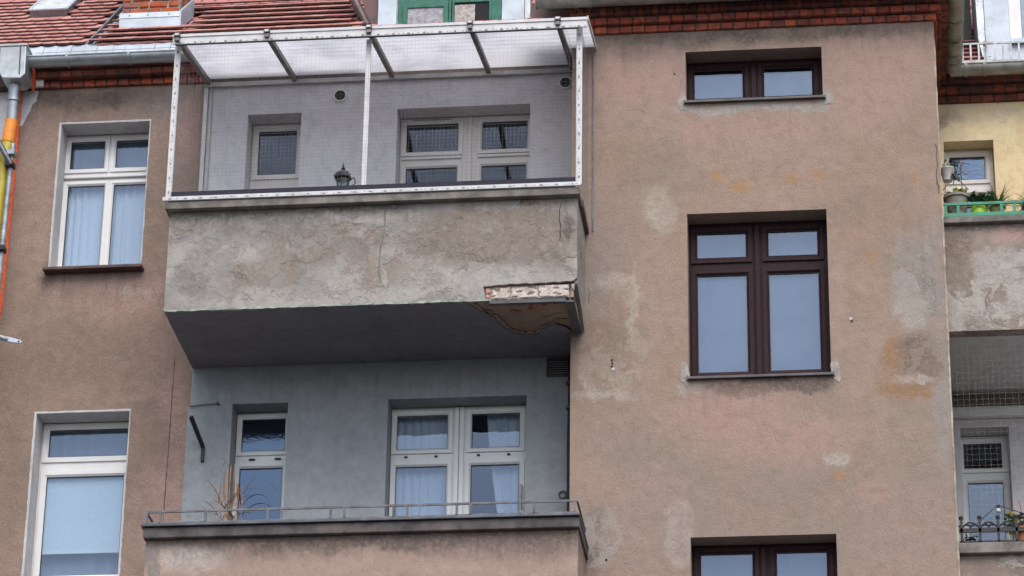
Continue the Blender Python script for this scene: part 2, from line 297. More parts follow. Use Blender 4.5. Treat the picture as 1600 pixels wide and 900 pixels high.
m_brown_frame = plain('dark_brown_window_wood', (.024,.008,.011), .6, var=.35, scale=25, bump=.0006, spec=.2)
m_green_frame = plain('green_window_wood', (.008,.125,.08), .55, var=.35, scale=12, grime=(.02,.10,.07))
m_gasket = plain('black_gasket', (.02,.02,.022), .6)
m_redsill = plain('red_brown_sill', (.075,.035,.033), .5, var=.4)
m_greysill = plain('grey_brown_sill', (.075,.065,.068), .45, .2, var=.3)
m_room = plain('dark_room', (.035,.032,.035), .9)
m_alu = plain('canopy_rafter_metal', (.17,.155,.145), .5, .4, var=.3, scale=7)
m_white_metal = plain('white_perforated_metal', (.54,.54,.55), .5, .1, var=.1, scale=8, grime=(.45,.42,.40))
m_slot = plain('slot_shadow_grey', (.24,.225,.215), .8)
m_beamlight = plain('canopy_wall_plate_metal', (.42,.41,.40), .5, .2, var=.2, scale=7)
m_mat = plain('dark_blue_edge_strip', (.018,.016,.03), .8)
m_net = plain('net_cord', (.20,.195,.20), .7)
m_net_pale = plain('pale_net_cord', (.42,.41,.39), .7)
m_orange = plain('orange_tape', (.80,.26,.03), .5, var=.15, scale=20, bump=.003)
m_orangered = plain('orange_foam_strip', (.72,.13,.05), .8, var=.25, scale=30, bump=.002)
m_yellowpipe = plain('yellow_pipe', (.42,.34,.03), .45, var=.25, scale=6)
m_galv = plain('galvanised_tube', (.32,.35,.38), .5, .5, var=.35, scale=9, grime=(.18,.15,.12))
m_maroon = plain('maroon_cladding', (.10,.045,.045), .5, var=.25)
m_wet_brown = plain('dark_brown_pipe', (.085,.055,.052), .4, .2, var=.3)
m_greenrail = plain('green_rail_paint', (.012,.21,.12), .45, var=.2, scale=12)
m_terra = plain('terracotta', (.40,.13,.06), .8, var=.25)
m_potbeige = plain('stone_coloured_pot', (.23,.21,.17), .7, var=.25, scale=14)
m_potlime = plain('lime_green_pot', (.30,.52,.02), .3, var=.1)
m_potolive = plain('olive_green_pot', (.26,.30,.10), .5, var=.2)
m_potgreen = plain('dull_green_pot', (.12,.20,.12), .6, var=.2)
m_potwhite = plain('white_wall_pot', (.46,.46,.45), .4, var=.12)
m_soil = plain('soil', (.03,.022,.016), .95)
m_leaf = plain('leaf', (.06,.13,.035), .5, var=.5, scale=14)
m_leafdark = plain('dark_leaf', (.03,.075,.03), .5, var=.5, scale=14)
m_leafpale = plain('pale_leaf', (.22,.30,.13), .5, var=.5, scale=30)
m_yellowfl = plain('yellow_petal', (.75,.60,.10), .6, var=.25, scale=40)
m_paleyel = plain('pale_yellow_petal', (.75,.68,.32), .6, var=.2, scale=40)
m_straw = plain('dry_straw', (.36,.20,.115), .8, var=.4, scale=10)
m_strawdark = plain('dark_dry_leaf', (.16,.085,.06), .8, var=.4, scale=10)
m_asphalt = plain('asphalt', (.05,.05,.052), .9, var=.2, scale=2)
m_paving = plain('paving', (.22,.21,.20), .9, var=.2, scale=2)
m_board = plain('grey_board', (.30,.29,.32), .6, var=.35, scale=28)

def brickmat(name, ramp, dirt=.5):
    k = N(name); oi = k.new('ObjectInfo'); cr = k.new('ValToRGB'); cr.color_ramp.interpolation = 'CONSTANT'
    el = cr.color_ramp.elements; el[0].color = (*ramp[0], 1); el[1].color = (*ramp[1], 1); el[1].position = 1/len(ramp)
    for i in range(2, len(ramp)): e = el.new(i/len(ramp)); e.color = (*ramp[i], 1)
    k.l.new(oi.outputs['Random'], cr.inputs[0])
    co = k.vmath('ADD', k.co, k.vmath('MULTIPLY', oi.outputs['Location'], (1,1,1)))
    n1 = k.noise(14, 5, .6, co); n2 = k.noise(60, 4, .7, co)
    c = k.mix(k.step(n1, .42, .68, 0, dirt), cr.outputs[0], (.07,.045,.04)); c = k.mix(k.step(n2, .5, .8, 0, .4), c, (.40,.20,.13))
    return k.fin(c, .9, 0, k.bump(n2, .006), .2)
m_brick = brickmat('cornice_brick', [(.33,.068,.04),(.28,.062,.04),(.37,.085,.047),(.25,.07,.055),(.32,.09,.065),(.43,.105,.045)], .7)
m_brick_old = brickmat('sooty_brick', [(.20,.055,.035),(.13,.045,.035),(.26,.07,.04),(.10,.045,.04)], .75)
m_brick_ch = brickmat('chimney_brick', [(.38,.09,.045),(.31,.09,.06),(.42,.115,.05),(.29,.115,.09)], .45)
def tilemat():
    k = N('roof_tile_clay'); oi = k.new('ObjectInfo'); r = oi.outputs['Random']
    co = k.vmath('ADD', k.co, k.vmath('MULTIPLY', oi.outputs['Location'], (1,1,1))); n1 = k.noise(9, 5, .6, co); n2 = k.noise(50, 3, .7, co)
    c = k.mix(r, (.41,.165,.145), (.56,.295,.25)); c = k.mix(k.step(n1, .42, .72, 0, .55), c, (.22,.085,.07)); c = k.mix(k.step(n2, .55, .8, 0, .3), c, (.14,.11,.09))
    return k.fin(c, .8, 0, k.bump(n2, .002), .25)
m_tile = tilemat()
def roofmat():
    k = N('roof_tile_rows'); bt = k.new('TexBrick'); bt.inputs['Scale'].default_value = 1; bt.inputs['Brick Width'].default_value = .158; bt.inputs['Row Height'].default_value = .14; bt.inputs['Mortar Size'].default_value = .012
    bt.inputs['Color1'].default_value = (.41,.165,.145,1); bt.inputs['Color2'].default_value = (.50,.24,.20,1); bt.inputs['Mortar'].default_value = (.09,.04,.038,1)
    sp = k.new('SeparateXYZ'); k.l.new(k.co, sp.inputs[0]); cb = k.new('CombineXYZ'); k.l.new(sp.outputs[0], cb.inputs[0]); k.l.new(sp.outputs[2], cb.inputs[1]); k.l.new(cb.outputs[0], bt.inputs['Vector'])
    return k.fin(bt.outputs['Color'], .85, 0, k.bump(bt.outputs['Fac'], .02, -1.))
m_roofsheet = roofmat()

def glass(name, tint=(.58,.70,.88), ior=2.3, rough=.0, ripple=0.0, rscale=40, body=(.70,.79,.86)):
    k = N(name); k.n.remove(k.b)
    g = k.new('BsdfGlossy'); g.inputs['Color'].default_value = (*tint, 1); g.inputs['Roughness'].default_value = rough
    t = k.new('BsdfTransparent'); t.inputs['Color'].default_value = (*body, 1)
    lw = k.new('LayerWeight'); lw.inputs['Blend'].default_value = .5; f0 = ((ior-1)/(ior+1))**2; mx = k.new('MixShader')
    fr = k.math('MULTIPLY_ADD', k.math('POWER', lw.outputs['Facing'], 5.), 1-f0, f0)          # same from both sides of the pane
    nb = k.bump(k.noise(1.6, 2), .010, .5)
    if ripple: nb = k.bump(k.noise(rscale, 3), ripple, 1., nb)
    k.l.new(nb, g.inputs['Normal'])
    k.l.new(fr, mx.inputs[0]); k.l.new(t.outputs[0], mx.inputs[1]); k.l.new(g.outputs[0], mx.inputs[2]); k.l.new(mx.outputs[0], k.out.inputs['Surface'])
    return k.m
m_glass = glass('window_glass')
m_glass_txt = glass('obscured_glass', tint=(.48,.66,.92), ior=2.5, ripple=.0008, rscale=30, rough=.06, body=(.45,.55,.68))
m_lampglass = glass('lantern_glass', (.8,.9,.9), 1.6, .15, body=(.55,.68,.66))
def cloth(name, col, trans=.15):
    k = N(name); k.n.remove(k.b); d = k.new('BsdfDiffuse'); t = k.new('BsdfTranslucent'); mx = k.new('MixShader'); mx.inputs[0].default_value = trans
    c = k.mix(k.step(k.noise(60, 2), .3, .7), tuple(x*.9 for x in col), col)
    for x in (d, t): k.l.new(c, x.inputs[0])
    k.l.new(d.outputs[0], mx.inputs[1]); k.l.new(t.outputs[0], mx.inputs[2]); k.l.new(mx.outputs[0], k.out.inputs['Surface']); return k.m
m_curtain = cloth('white_curtain', (.85,.86,.90)); m_blind = cloth('white_blind', (.85,.90,.92), .2); m_blind_dim = cloth('dim_blind', (.20,.22,.28)); m_curtain_dim = cloth('grey_net_curtain', (.34,.36,.42))
def poly():
    k = N('translucent_roof_sheet'); k.n.remove(k.b)
    d = k.new('BsdfDiffuse'); t = k.new('BsdfTranslucent'); g = k.new('BsdfGlossy'); g.inputs['Roughness'].default_value = .25
    c = k.mix(k.step(k.noise(2.2, 6, .65), .38, .70, 0, .7), (.86,.86,.88), (.68,.68,.72))
    k.l.new(c, d.inputs[0]); k.l.new(c, t.inputs[0])
    a = k.new('MixShader'); a.inputs[0].default_value = .82; k.l.new(d.outputs[0], a.inputs[1]); k.l.new(t.outputs[0], a.inputs[2])
    b = k.new('MixShader'); b.inputs[0].default_value = .05; k.l.new(a.outputs[0], b.inputs[1]); k.l.new(g.outputs[0], b.inputs[2]); k.l.new(b.outputs[0], k.out.inputs['Surface'])
    return k.m
m_poly = poly()

# ------------------------------------------------------------------ setting
g = M().add([(-400,-400,-.12),(400,-400,-.12),(400,400,-.12),(-400,400,-.12)], [(0,1,2,3)]); obj('ground', g, m_asphalt, kind='structure')
obj('pavement', M().box(-40,-5,-.11,40,.1,.0), m_paving, kind='structure', bevel=.02)

YL = .58; YR = 1.74
B = thing('apartment_building', 'old apartment house in brown stucco with a brown windowed bay and grey recessed balconies', 'building')

# ---- walls
W1 = (1.141,16.68,2.502,17.244); W2 = (1.141,13.70,2.502,15.434); W3 = (1.141,10.33,2.502,12.062)
L1 = (-5.393,15.335,-4.442,17.026); L2 = (-5.409,11.90,-4.447,13.776)
U1 = (-3.416,14.85,-2.856,17.038); U2 = (-1.858,14.85,-.484,17.038); G1 = (-3.416,11.30,-2.856,13.802); G2 = (-1.858,11.30,-.484,13.802)
RY = (3.723,15.0,4.236,17.015); RL = (3.75,11.2,4.233,13.795)
bayw = obj('wall', M().plate(0,0,3.625,17.478,[W1,W2,W3],0,.36), m_bay, B, label='brown stucco bay wall with dark framed windows')
obj('wall', M().box(0,.36,0,.3,1.0,17.47).box(3.30,.36,0,3.622,2.1,17.47), m_bay, B)
obj('wall', M().plate(-5.86,0,-3.842,17.43,[L1,L2],YL,YL+.42), m_left, B, label='darker brown stucco wall left of the balconies')
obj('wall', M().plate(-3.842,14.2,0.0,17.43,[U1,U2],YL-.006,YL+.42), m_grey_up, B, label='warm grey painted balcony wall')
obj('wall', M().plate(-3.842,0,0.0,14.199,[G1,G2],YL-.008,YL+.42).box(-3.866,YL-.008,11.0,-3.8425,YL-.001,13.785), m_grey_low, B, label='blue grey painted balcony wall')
obj('wall', M().plate(3.623,14.2,7.5,17.45,[RY],YR,YR+.4), m_yellow, B, label='pale yellow balcony wall')
obj('wall', M().plate(3.623,0,7.5,14.199,[RL],YR,YR+.4), m_white_wall, B, label='white balcony wall')
obj('wall_band', M().box(3.624,YR-.012,13.99,7.5,YR-.001,14.145), m_brown_plain, B)
obj('ledge', M().box(3.624,YR-.09,13.885,7.5,YR-.001,13.985), m_grey_pvc, B, bevel=.006)
obj('corner_light_strip', M().prism(ragged([(3.612,10.0),(3.630,10.0),(3.630,17.2),(3.615,17.47)],.09,.003),'y',-.004,.05), plain('corner_light_plaster',(.37,.32,.25),.9,var=.4), B)  # uneven corner edge, its strip of light painted in as pale plaster
# vertical joint in the left wall and hairline cracks (thin recessed-looking fillets)
def crack(pts, w, y, mat, name='crack', amp=.01, par=B):
    P = []
    for i in range(len(pts)-1):
        n = max(2, int((Vector(pts[i+1])-Vector(pts[i])).length/.04))
        for k in range(n): t = k/n; P.append((pts[i][0]*(1-t)+pts[i+1][0]*t+rnd(-amp,amp), pts[i][1]*(1-t)+pts[i+1][1]*t+rnd(-amp,amp)))
    P.append(pts[-1]); L = []; Rr = []
    for i, p in enumerate(P):
        a = Vector(P[max(0,i-1)]); b = Vector(P[min(len(P)-1,i+1)]); d = (b-a).normalized(); nrm = Vector((-d.y,d.x))*w*rnd(.3,1)*(.3 if i in (0,len(P)-1) else 1)/2
        L.append((p[0]+nrm.x,p[1]+nrm.y)); Rr.append((p[0]-nrm.x,p[1]-nrm.y))
    return obj(name, M().prism(L+Rr[::-1],'y',y-.0025,y+.003), mat, par)
m_crack = plain('crack_shadow_dirt', (.06,.05,.045), .95); m_crack_g = plain('greenish_crack', (.17,.18,.155), .95)
crack([(-4.03,14.35),(-4.035,13.5),(-4.05,12.2),(-4.05,11.0)], .012, YL, plain('joint_filler',(.10,.075,.06),.95), 'joint', .002)
crack([(3.595,16.1),(3.60,15.9),(3.585,15.75),(3.60,15.55)], .014, 0, m_crack)
crack([(.16,14.7),(.19,14.62),(.17,14.5)], .007, 0, m_crack)
# plaster and cement patches standing a few millimetres proud
def patch(cx, cz, rx, rz, y, mat, seed, t=.004): return obj('plaster_patch', M().prism(ragged(blob(cx,cz,rx,rz,36,.2,seed),.012,.004),'y',y-t,y+.002), mat, B)
for a in ((1.105,13.73,.045,.12,11),(2.545,13.72,.045,.12,12),(1.11,16.66,.04,.09,13),(2.55,16.67,.045,.09,14)): patch(*a[:4],0,m_cement,a[4],.005)
obj('plaster_patch', M().prism(ragged([(-5.85,17.0),(-5.80,17.02),(-5.73,17.18),(-5.71,17.27),(-5.67,17.30),(-5.665,17.42),(-5.85,17.42)],.04,.006),'y',YL-.008,YL+.002), m_white_wall, B)
obj('plaster_patch', M().prism(ragged([(-5.69,17.44),(-5.60,17.435),(-5.595,17.53),(-5.61,17.58),(-5.69,17.58)],.04,.004),'y',YL-.075,YL-.03), m_white_wall, B)
# dowel caps and drill holes
for x, z, mt, r in ((.414,13.803,m_potwhite,.017),(.402,13.897,m_darkhole,.010),(.408,13.863,m_darkhole,.010),(.402,13.830,m_darkhole,.010),(2.702,14.253,m_potwhite,.016),(2.713,14.226,m_darkhole,.010),(3.33,11.53,m_darkhole,.012),(1.03,17.0,m_darkhole,.008),(.35,11.86,m_darkhole,.011)):
    k = M(); k.tube([(x,.002,z),(x,-.006,z)], r, 10); obj('wall_plug', k, mt, B)

# ---- bricks
def brickmesh(sx, sy, sz, seed):
    rg = random.Random(seed); mm = M().box(-sx/2,-sy/2,-sz/2,sx/2,sy/2,sz/2)
    mm.v = [tuple(c+rg.uniform(-.004,.004) for c in v) for v in mm.v]
    me = mm.mesh('brick', None); bm = bmesh.new(); bm.from_mesh(me); bmesh.ops.bevel(bm, geom=bm.edges[:], offset=.006, segments=1, affect='EDGES'); bm.to_mesh(me); bm.free(); return me
BM = {}
def brick(x, y, z, sx, sy, sz, mat, parent, rz=0):
    key = (round(sx,3),round(sy,3),round(sz,3),mat.name,random.randrange(3))
    if key not in BM: BM[key] = brickmesh(sx,sy,sz,len(BM)); BM[key].materials.append(mat)
    o = link('brick', BM[key], parent); o.location = (x,y+rnd(-.004,.004),z+rnd(-.002,.002)); o.rotation_euler = (rnd(-.01,.01),rnd(-.012,.012),rz+rnd(-.02,.02)); return o
def course(x0, x1, yf, zb, pitch, h, mat, xb=None):
    n = round((x1-x0)/pitch); p = (x1-x0)/n
    for i in range(n): brick(x0+(i+.5)*p, yf+.05, zb+h/2, p-.014, .10, h, mat, B)
def courses_bay():
    zs = [17.480,17.562,17.644]; out = [.035,.085,.15]
    for k in range(3):
        course(.10 if k < 2 else -.02, 3.625+out[k], -out[k], zs[k], .128 if k < 2 else .076, .066, m_brick if k < 2 else m_brick_old)
        X = 3.625+out[k]; n = 14
        for i in range(n):
            y = -out[k]+.10+(i+.5)*.128
            if y < YR-.1: brick(X-.05, y, zs[k]+.035, .10, .114, .070, m_brick_old if i > 3 else m_brick, B)
    c = M()
    for k in range(3): c.box(-.02,-out[k]+.012,zs[k]+.004,3.625+out[k]-.012,YR-.02,zs[k]+.079)
    c.box(-.02,-.19,17.72,3.83,YR-.02,17.80)
    obj('cornice', c, m_mortar, B)
courses_bay()
def cornice_flat(x0, x1, yw, zb, pitches, mats, steps=(.04,.11,.18)):
    c = M()
    for k in range(3):
        z = zb+.004+k*.085; course(x0, x1, yw-steps[k], z, pitches[k], .072, mats[k])
        c.box(x0-.01,yw-steps[k]+.012,z+.004,x1+.01,yw+.2,z+.085)
    c.box(x0-.01,yw-steps[2]-.03,zb+.262,x1+.01,yw+.2,zb+.33); obj('cornice', c, m_mortar, B)
cornice_flat(-5.66,-3.84,YL,17.43,(.125,.125,.135),(m_brick,m_brick_old,m_brick_old))
cornice_flat(3.645,5.0,YR,17.45,(.122,.122,.076),(m_brick_old,m_brick_old,m_brick_old))
for b_ in ((-6.4,YL-.1,17.44,-5.675,YL+.2,17.72),(-3.825,YL+.01,17.44,0,YL+.2,17.74),(5.015,YR-.15,17.46,7.5,YR+.2,17.74)): obj('cornice', M().box(*b_), m_mortar, B)

# ---- gutters
def gutter(path_ax, a, b, cy, cz, r, mat, straps=(), fixed=None, name='gutter'):
    pr = [(r*math.cos(t), r*math.sin(t)) for t in [math.pi+math.pi*i/14 for i in range(15)]]
    pr = pr + [(x*.93, z*.93) for x, z in pr[::-1]]
    mm = M().prism([(cy+u, cz+v) for u, v in pr], path_ax, a, b)
    bead = [(cy-r, cz+.004), ]
    if path_ax == 'x': mm.tube([(a,cy-r,cz+.004),(b,cy-r,cz+.004)], .011, 8)
    else: mm.tube([(cy+r,a,cz+.004),(cy+r,b,cz+.004)], .011, 8)
    gobj = obj(name, mm, mat, B, smooth=True)
    for s in straps:
        q = M(); rr = r+.004; pts = [(rr*math.cos(t), rr*math.sin(t)) for t in [math.pi+math.pi*i/14 for i in range(15)]]
        pts += [((rr+.006)*u/rr, (rr+.006)*v/rr) for u, v in pts[::-1]]
        q.prism([(cy+u, cz+v) for u, v in pts], path_ax, s-.014, s+.014); obj('gutter_bracket', q, mat, gobj)
    return gobj
gutter('x',-5.70,-3.90,.24,17.60,.082,m_zinc,(-5.27,-4.62))
gutter('x',-.33,3.94,-.28,17.765,.10,m_zinc_old,(.06,.20,1.18,2.2,3.2))
gutter('y',-.18,1.42,3.845,17.715,.088,m_zinc_old,(.35,.75,1.05,1.22))
gutter('x',3.82,7.5,1.43,17.71,.090,m_zinc_old,(3.98,4.17,5.2))
obj('gutter_end', M().tube([(-.331,-.28,17.762),(-.345,-.28,17.762)],.10,20), m_zinc_old, B)
obj('eave_apron', M().prism([(.315,17.66),(.325,17.665),(.455,17.875),(.44,17.875)],'x',-6.6,-2.2), m_zinc_pale, B)
for i in range(26):
    x = -5.75+i*.075+rnd(-.02,.02); obj('apron_seam', M().bar((x,.316,17.67),(x,.44,17.868),rnd(.004,.010),.006), m_zinc, B) if i % 2 == 0 else None
# hopper and downpipe
hop = obj('rain_hopper', M().prism([(-5.98,17.70),(-5.685,17.69),(-5.675,17.36),(-5.72,17.31),(-5.91,17.32),(-5.975,17.42)],'y',.08,.36).box(-5.995,.07,17.685,-5.675,.37,17.715), m_zinc, B, bevel=.008)
for x in (-5.955,-5.735): obj('hopper_seam', M().bar((x,.076,17.36),(x-.01,.076,17.69),.012,.008), m_redsill, hop)
dp = obj('downpipe', M().tube([(-5.822,.24,17.34),(-5.825,.26,17.2),(-5.835,.30,16.93)],[.062,.060,.058],16).tube([(-5.824,.255,17.17),(-5.825,.258,17.14)],.066,16), m_zinc, B, smooth=True)
obj('pipe_wrap', M().tube([(-5.835,.30,16.935),(-5.845,.30,16.84),(-5.86,.30,16.68)],[.066,.064,.068],16), m_orange, dp, smooth=True)
obj('lower_pipe', M().tube([(-5.86,.30,16.69),(-5.895,.30,15.9),(-5.98,.30,13.5),(-5.98,.30,.0)],.062,16), m_yellowpipe, dp, smooth=True, label='yellow lower length of the pipe')
obj('expansion_strip', M().prism(ragged([(-5.868,14.7),(-5.84,15.0),(-5.825,17.6),(-5.85,17.62),(-5.875,15.2)],.1,.005),'y',YL-.02,YL+.01), m_orangered, B)
obj('expansion_strip', M().box(-5.70,.36,17.38,-5.675,.5,17.60), m_orangered, B)

# ---- roof
roof = obj('roof', M().add([(-9,.50,17.84),(-5.16,.50,17.84),(-5.16,5.0,21.89),(-9,5.0,21.89)],[(0,1,2,3)]).add([(-5.14,.50,17.86),(-.4,.50,17.86),(-.4,5.0,21.64),(-5.14,5.0,21.64)],[(0,1,2,3)])
   .add([(-.4,-.15,17.80),(3.80,-.15,17.80),(3.80,4.5,21.9),(-.4,4.5,21.9)],[(0,1,2,3)]).add([(3.80,1.55,17.78),(7.5,1.55,17.78),(7.5,5.0,20.68),(3.80,5.0,20.68)],[(0,1,2,3)]), m_roofsheet, B)
m_tile_edge = plain('sooty_shaded_tile_edge', (.10,.045,.042), .9, var=.4, scale=30)  # soot, plus the shadow gaps between tile rows painted onto the edges
def tilemesh(w, L, t, point):
    n = 7; out = [(-w/2, L), (-w/2, point)] + [(-w/2*math.cos(math.pi*i/n), point-point*math.sin(math.pi*i/n)) for i in range(1, n)] + [(w/2, point), (w/2, L)]
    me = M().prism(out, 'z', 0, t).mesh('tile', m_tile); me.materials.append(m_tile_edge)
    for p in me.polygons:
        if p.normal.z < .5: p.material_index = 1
    return me
TW = .158
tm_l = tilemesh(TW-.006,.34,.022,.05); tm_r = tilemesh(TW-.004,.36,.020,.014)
def lay(x, y0, z0, ang, s, me, lift, tilt):
    o = link('tile', me, roof); sl = math.atan(ang)
    o.location = (x, y0+s*math.cos(sl)-lift*math.sin(sl), z0+s*math.sin(sl)+lift*math.cos(sl)); o.rotation_euler = (sl-tilt+rnd(-.008,.008), rnd(-.012,.012), rnd(-.01,.01)); return o
skyl = (-6.17,-5.66)
rowsL = 14
for r_ in range(rowsL):
    s = -.03+r_*.170; y = .45+s*math.cos(math.atan(.9)); off = (r_ % 2)*TW/2
    for i in range(14):
        x = -5.235-off-i*TW
        if x < -5.25-(.95+.06*r_+.25): continue
        if 8 <= r_ <= 13 and -6.15 < x < -5.68: continue
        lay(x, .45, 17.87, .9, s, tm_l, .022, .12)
lowm = M()
for r_ in range(8):
    s = -.03+r_*.275; sl = math.atan(.84); y = .45+s*math.cos(sl)
    for i in range(19):
        x = -5.04+i*TW
        if x > -2.31-.035*r_: continue
        if s > .62 and -5.02 < x < -4.24 and s < 1.5: continue
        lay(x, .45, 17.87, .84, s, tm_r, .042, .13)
        # lower layer of the double course, staggered by half a tile
        a = sl-.06; ca, sa = math.cos(a), math.sin(a); yy = .45+(s-.012)*math.cos(sl)-.004*math.sin(sl); zz = 17.87+(s-.012)*math.sin(sl)+.004*math.cos(sl)
        q = M().prism([(-.077,.1),(-.077,.01),(0,-.004),(.077,.01),(.077,.1)],'z',0,.018)
        lowm.add([(x+TW/2+v[0]+rnd(-.002,.002), yy+v[1]*ca-v[2]*sa, zz+v[1]*sa+v[2]*ca) for v in q.v], q.f)
obj('under_tile', lowm, m_tile, roof, kind='stuff')
# right hand roof: a few courses beside the dormer
for r_ in range(9):
    for i in range(3):
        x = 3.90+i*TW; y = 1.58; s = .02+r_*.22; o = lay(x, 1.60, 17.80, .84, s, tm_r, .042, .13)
obj('flashing', M().prism([(.44,17.86),(.44,17.895),(3.2,20.395),(3.2,20.20)],'x',-5.158,-5.135), m_lead, roof)
obj('flashing', M().prism([(-5.132,.62),(-5.04,.62),(-4.98,1.04),(-5.132,1.04)],'z',0,.004), m_zinc_pale, roof).data.transform(Matrix.Translation((0,0,0)))
# roof window
sw = obj('skylight', M(), m_lead, roof)
sl = math.atan(.9)
def onroof(x, s, h): return (x, .45+s*math.cos(sl)-h*math.sin(sl), 17.87+s*math.sin(sl)+h*math.cos(sl))
def slab(x0, x1, s0, s1, h0, h1):
    P = [onroof(x, s, h) for h in (h0,h1) for x, s in ((x0,s0),(x1,s0),(x1,s1),(x0,s1))]
    return M().add(P, [(0,3,2,1),(4,5,6,7),(0,1,5,4),(1,2,6,5),(2,3,7,6),(3,0,4,7)])
sw.data = slab(-6.10,-5.69,1.47,2.25,0,.085).mesh('skylight', m_lead)
obj('skylight_frame', slab(-6.115,-5.675,1.46,1.50,.085,.10), m_zinc_pale, sw); obj('skylight_frame', slab(-6.115,-6.085,1.502,2.25,.085,.10), m_zinc_pale, sw); obj('skylight_frame', slab(-5.705,-5.675,1.502,2.25,.085,.10), m_zinc_pale, sw)
obj('pane', slab(-6.083,-5.707,1.502,2.25,.086,.094), plain('pale_skylight_pane',(.62,.66,.66),.25), sw)
# chimney
ch = obj('chimney', M().box(-4.95,1.07,18.2,-4.335,1.60,20.0), m_mortar_pale, roof)
for k in range(6):
    z = 18.60+k*.082; off = .08 if k % 2 else 0; xs = [-4.955]
    while xs[-1] < -4.33: xs.append(min(-4.33, xs[-1]+(.10+off if len(xs) == 1 else (.21 if (len(xs)+k) % 3 else .11))))
    for a, b in zip(xs[:-1], xs[1:]):
        if b-a > .035: brick((a+b)/2, 1.05+.045, z, b-a-.02, .09, .064, m_brick_ch, ch).name = 'brick'
    for j in range(3): brick(-4.33-.045, 1.22+j*.135, z, .09, .115, .064, m_brick_ch, ch)
fl = obj('chimney_apron', M().box(-4.968,1.025,18.36,-4.318,1.045,18.50).prism([(1.02,18.502),(1.045,18.502),(1.045,18.575),(1.035,18.575)],'x',-4.972,-4.314), m_zinc_pale, ch, bevel=.003)
obj('chimney_apron', M().prism([(1.03,18.36),(1.03,18.575),(1.62,19.05),(1.62,18.82)],'x',-4.325,-4.30), m_zinc_pale, ch)
obj('chimney_apron', M().prism([(1.05,18.36),(1.05,18.575),(1.62,19.05),(1.62,18.82)],'x',-4.98,-4.955), m_zinc_pale, ch)
for x in (-4.86,-4.66,-4.43): obj('screw', M().tube([(x,1.03,18.54),(x,1.018,18.54)],.007,8), m_lead, fl)
# dormer above the canopy
dm = obj('dormer', M().box(-2.10,1.03,18.05,-.60,2.4,19.7), m_maroon, roof)
for a, b in ((-2.165,-1.965),(-.845,-.605)): obj('cladding_panel', M().box(a,.985,18.1,b,1.02,19.6), m_zinc_pale, dm, bevel=.005)
obj('cladding_panel', M().box(-1.962,.99,18.1,-1.951,1.02,19.6), m_lead, dm)
DW = (-1.95,18.0,-.848,19.3)
dp1 = (-1.86,18.0,-1.45,18.46); dp2 = (-1.36,18.0,-.97,18.49)
fr = obj('dormer_window', M().plate(*DW,[dp1,dp2,(-1.86,18.62,-1.45,19.2),(-1.36,18.62,-.97,19.2)],.995,1.03), m_green_frame, dm, bevel=.005)
obj('sash', M().plate(-1.90,17.99,-1.41,18.50,[(-1.845,17.98,-1.465,18.45)],.972,.995), m_green_frame, fr, bevel=.005)
obj('sash', M().plate(-1.375,17.99,-.955,18.52,[(-1.35,17.98,-.98,18.495)],.978,.995), m_green_frame, fr, bevel=.005)
obj('mullion', M().box(-1.405,.960,17.99,-1.38,.994,19.3), m_green_frame, fr, bevel=.004)
obj('board', M().box(-1.845,.985,17.98,-1.465,.992,18.45), m_board, fr)
obj('board', M().prism(ragged([(-1.345,17.98),(-1.13,17.98),(-1.13,18.47),(-1.345,18.47)],.04,.004),'y',.985,.992), plain('peeling_board',(.40,.37,.35),.8,var=.4,scale=40,grime=(.2,.17,.15)), fr)
obj('opening', M().box(-1.128,.993,17.98,-.982,.998,18.49), m_darkhole, fr)
obj('gutter_pipe', M().tube([(-2.28,1.0,18.27),(-2.44,1.0,18.62),(-2.6,1.05,19.0)],.05,12), m_wet_brown, roof, smooth=True)
obj('cheek', M().prism([(-2.26,18.2),(-2.17,18.2),(-2.17,19.4),(-2.52,19.4),(-2.36,18.7)],'y',1.04,1.10), m_maroon, roof)
obj('cheek', M().box(-.602,1.01,18.1,-.545,1.06,19.5), m_zinc, roof); obj('cheek', M().box(-.543,1.0,18.1,-.47,1.06,19.5), m_maroon, roof)
obj('cheek', M().box(-.468,.99,17.7,.05,1.05,20.2), m_maroon, roof); obj('cheek', M().box(3.78,2.55,17.7,4.11,2.6,21), m_black, roof)  # last one: added black panel, painting in the shadow on the roof there
# right hand dormer and snow rail
rd = obj('dormer', M().box(4.26,1.79,17.7,7.5,3.6,20.0), m_dark_zinc, roof)
obj('cladding_panel', M().box(4.215,1.75,17.80,4.475,1.785,20), m_zinc_pale, rd, bevel=.004)
obj('cladding_panel', M().prism([(4.14,18.25),(4.212,17.80),(4.212,20),(4.11,20)],'y',1.77,2.6), m_zinc, rd)
obj('cladding_panel', M().box(4.477,1.765,18.175,4.60,1.79,20), m_cream_pvc, rd)
obj('cladding_panel', M().box(4.477,1.74,17.80,7.5,1.788,18.13), m_zinc_pale, rd)
obj('cladding_panel', M().box(4.47,1.67,18.135,7.5,1.80,18.172), m_zinc_pale, rd)
obj('pane', M().box(4.605,1.77,18.19,5.6,1.78,20), plain('dormer_pane',(.16,.26,.36),.15), rd)
sr = obj('snow_guard', M().bar((3.93,1.37,17.955),(7.4,1.37,17.955),.014,.022).bar((3.90,1.37,17.745),(7.4,1.37,17.745),.014,.022), m_galv, roof, bevel=.002)
for i in range(26): obj('snow_guard_bar', M().box(3.945+i*.083,1.363,17.757,3.963+i*.083,1.377,17.943), m_galv, sr)
for x in (4.19,5.1): obj('snow_guard_post', M().prism([(1.38,17.70),(1.42,17.70),(1.40,17.99),(1.38,17.99)],'x',x-.02,x+.02), m_galv, sr)

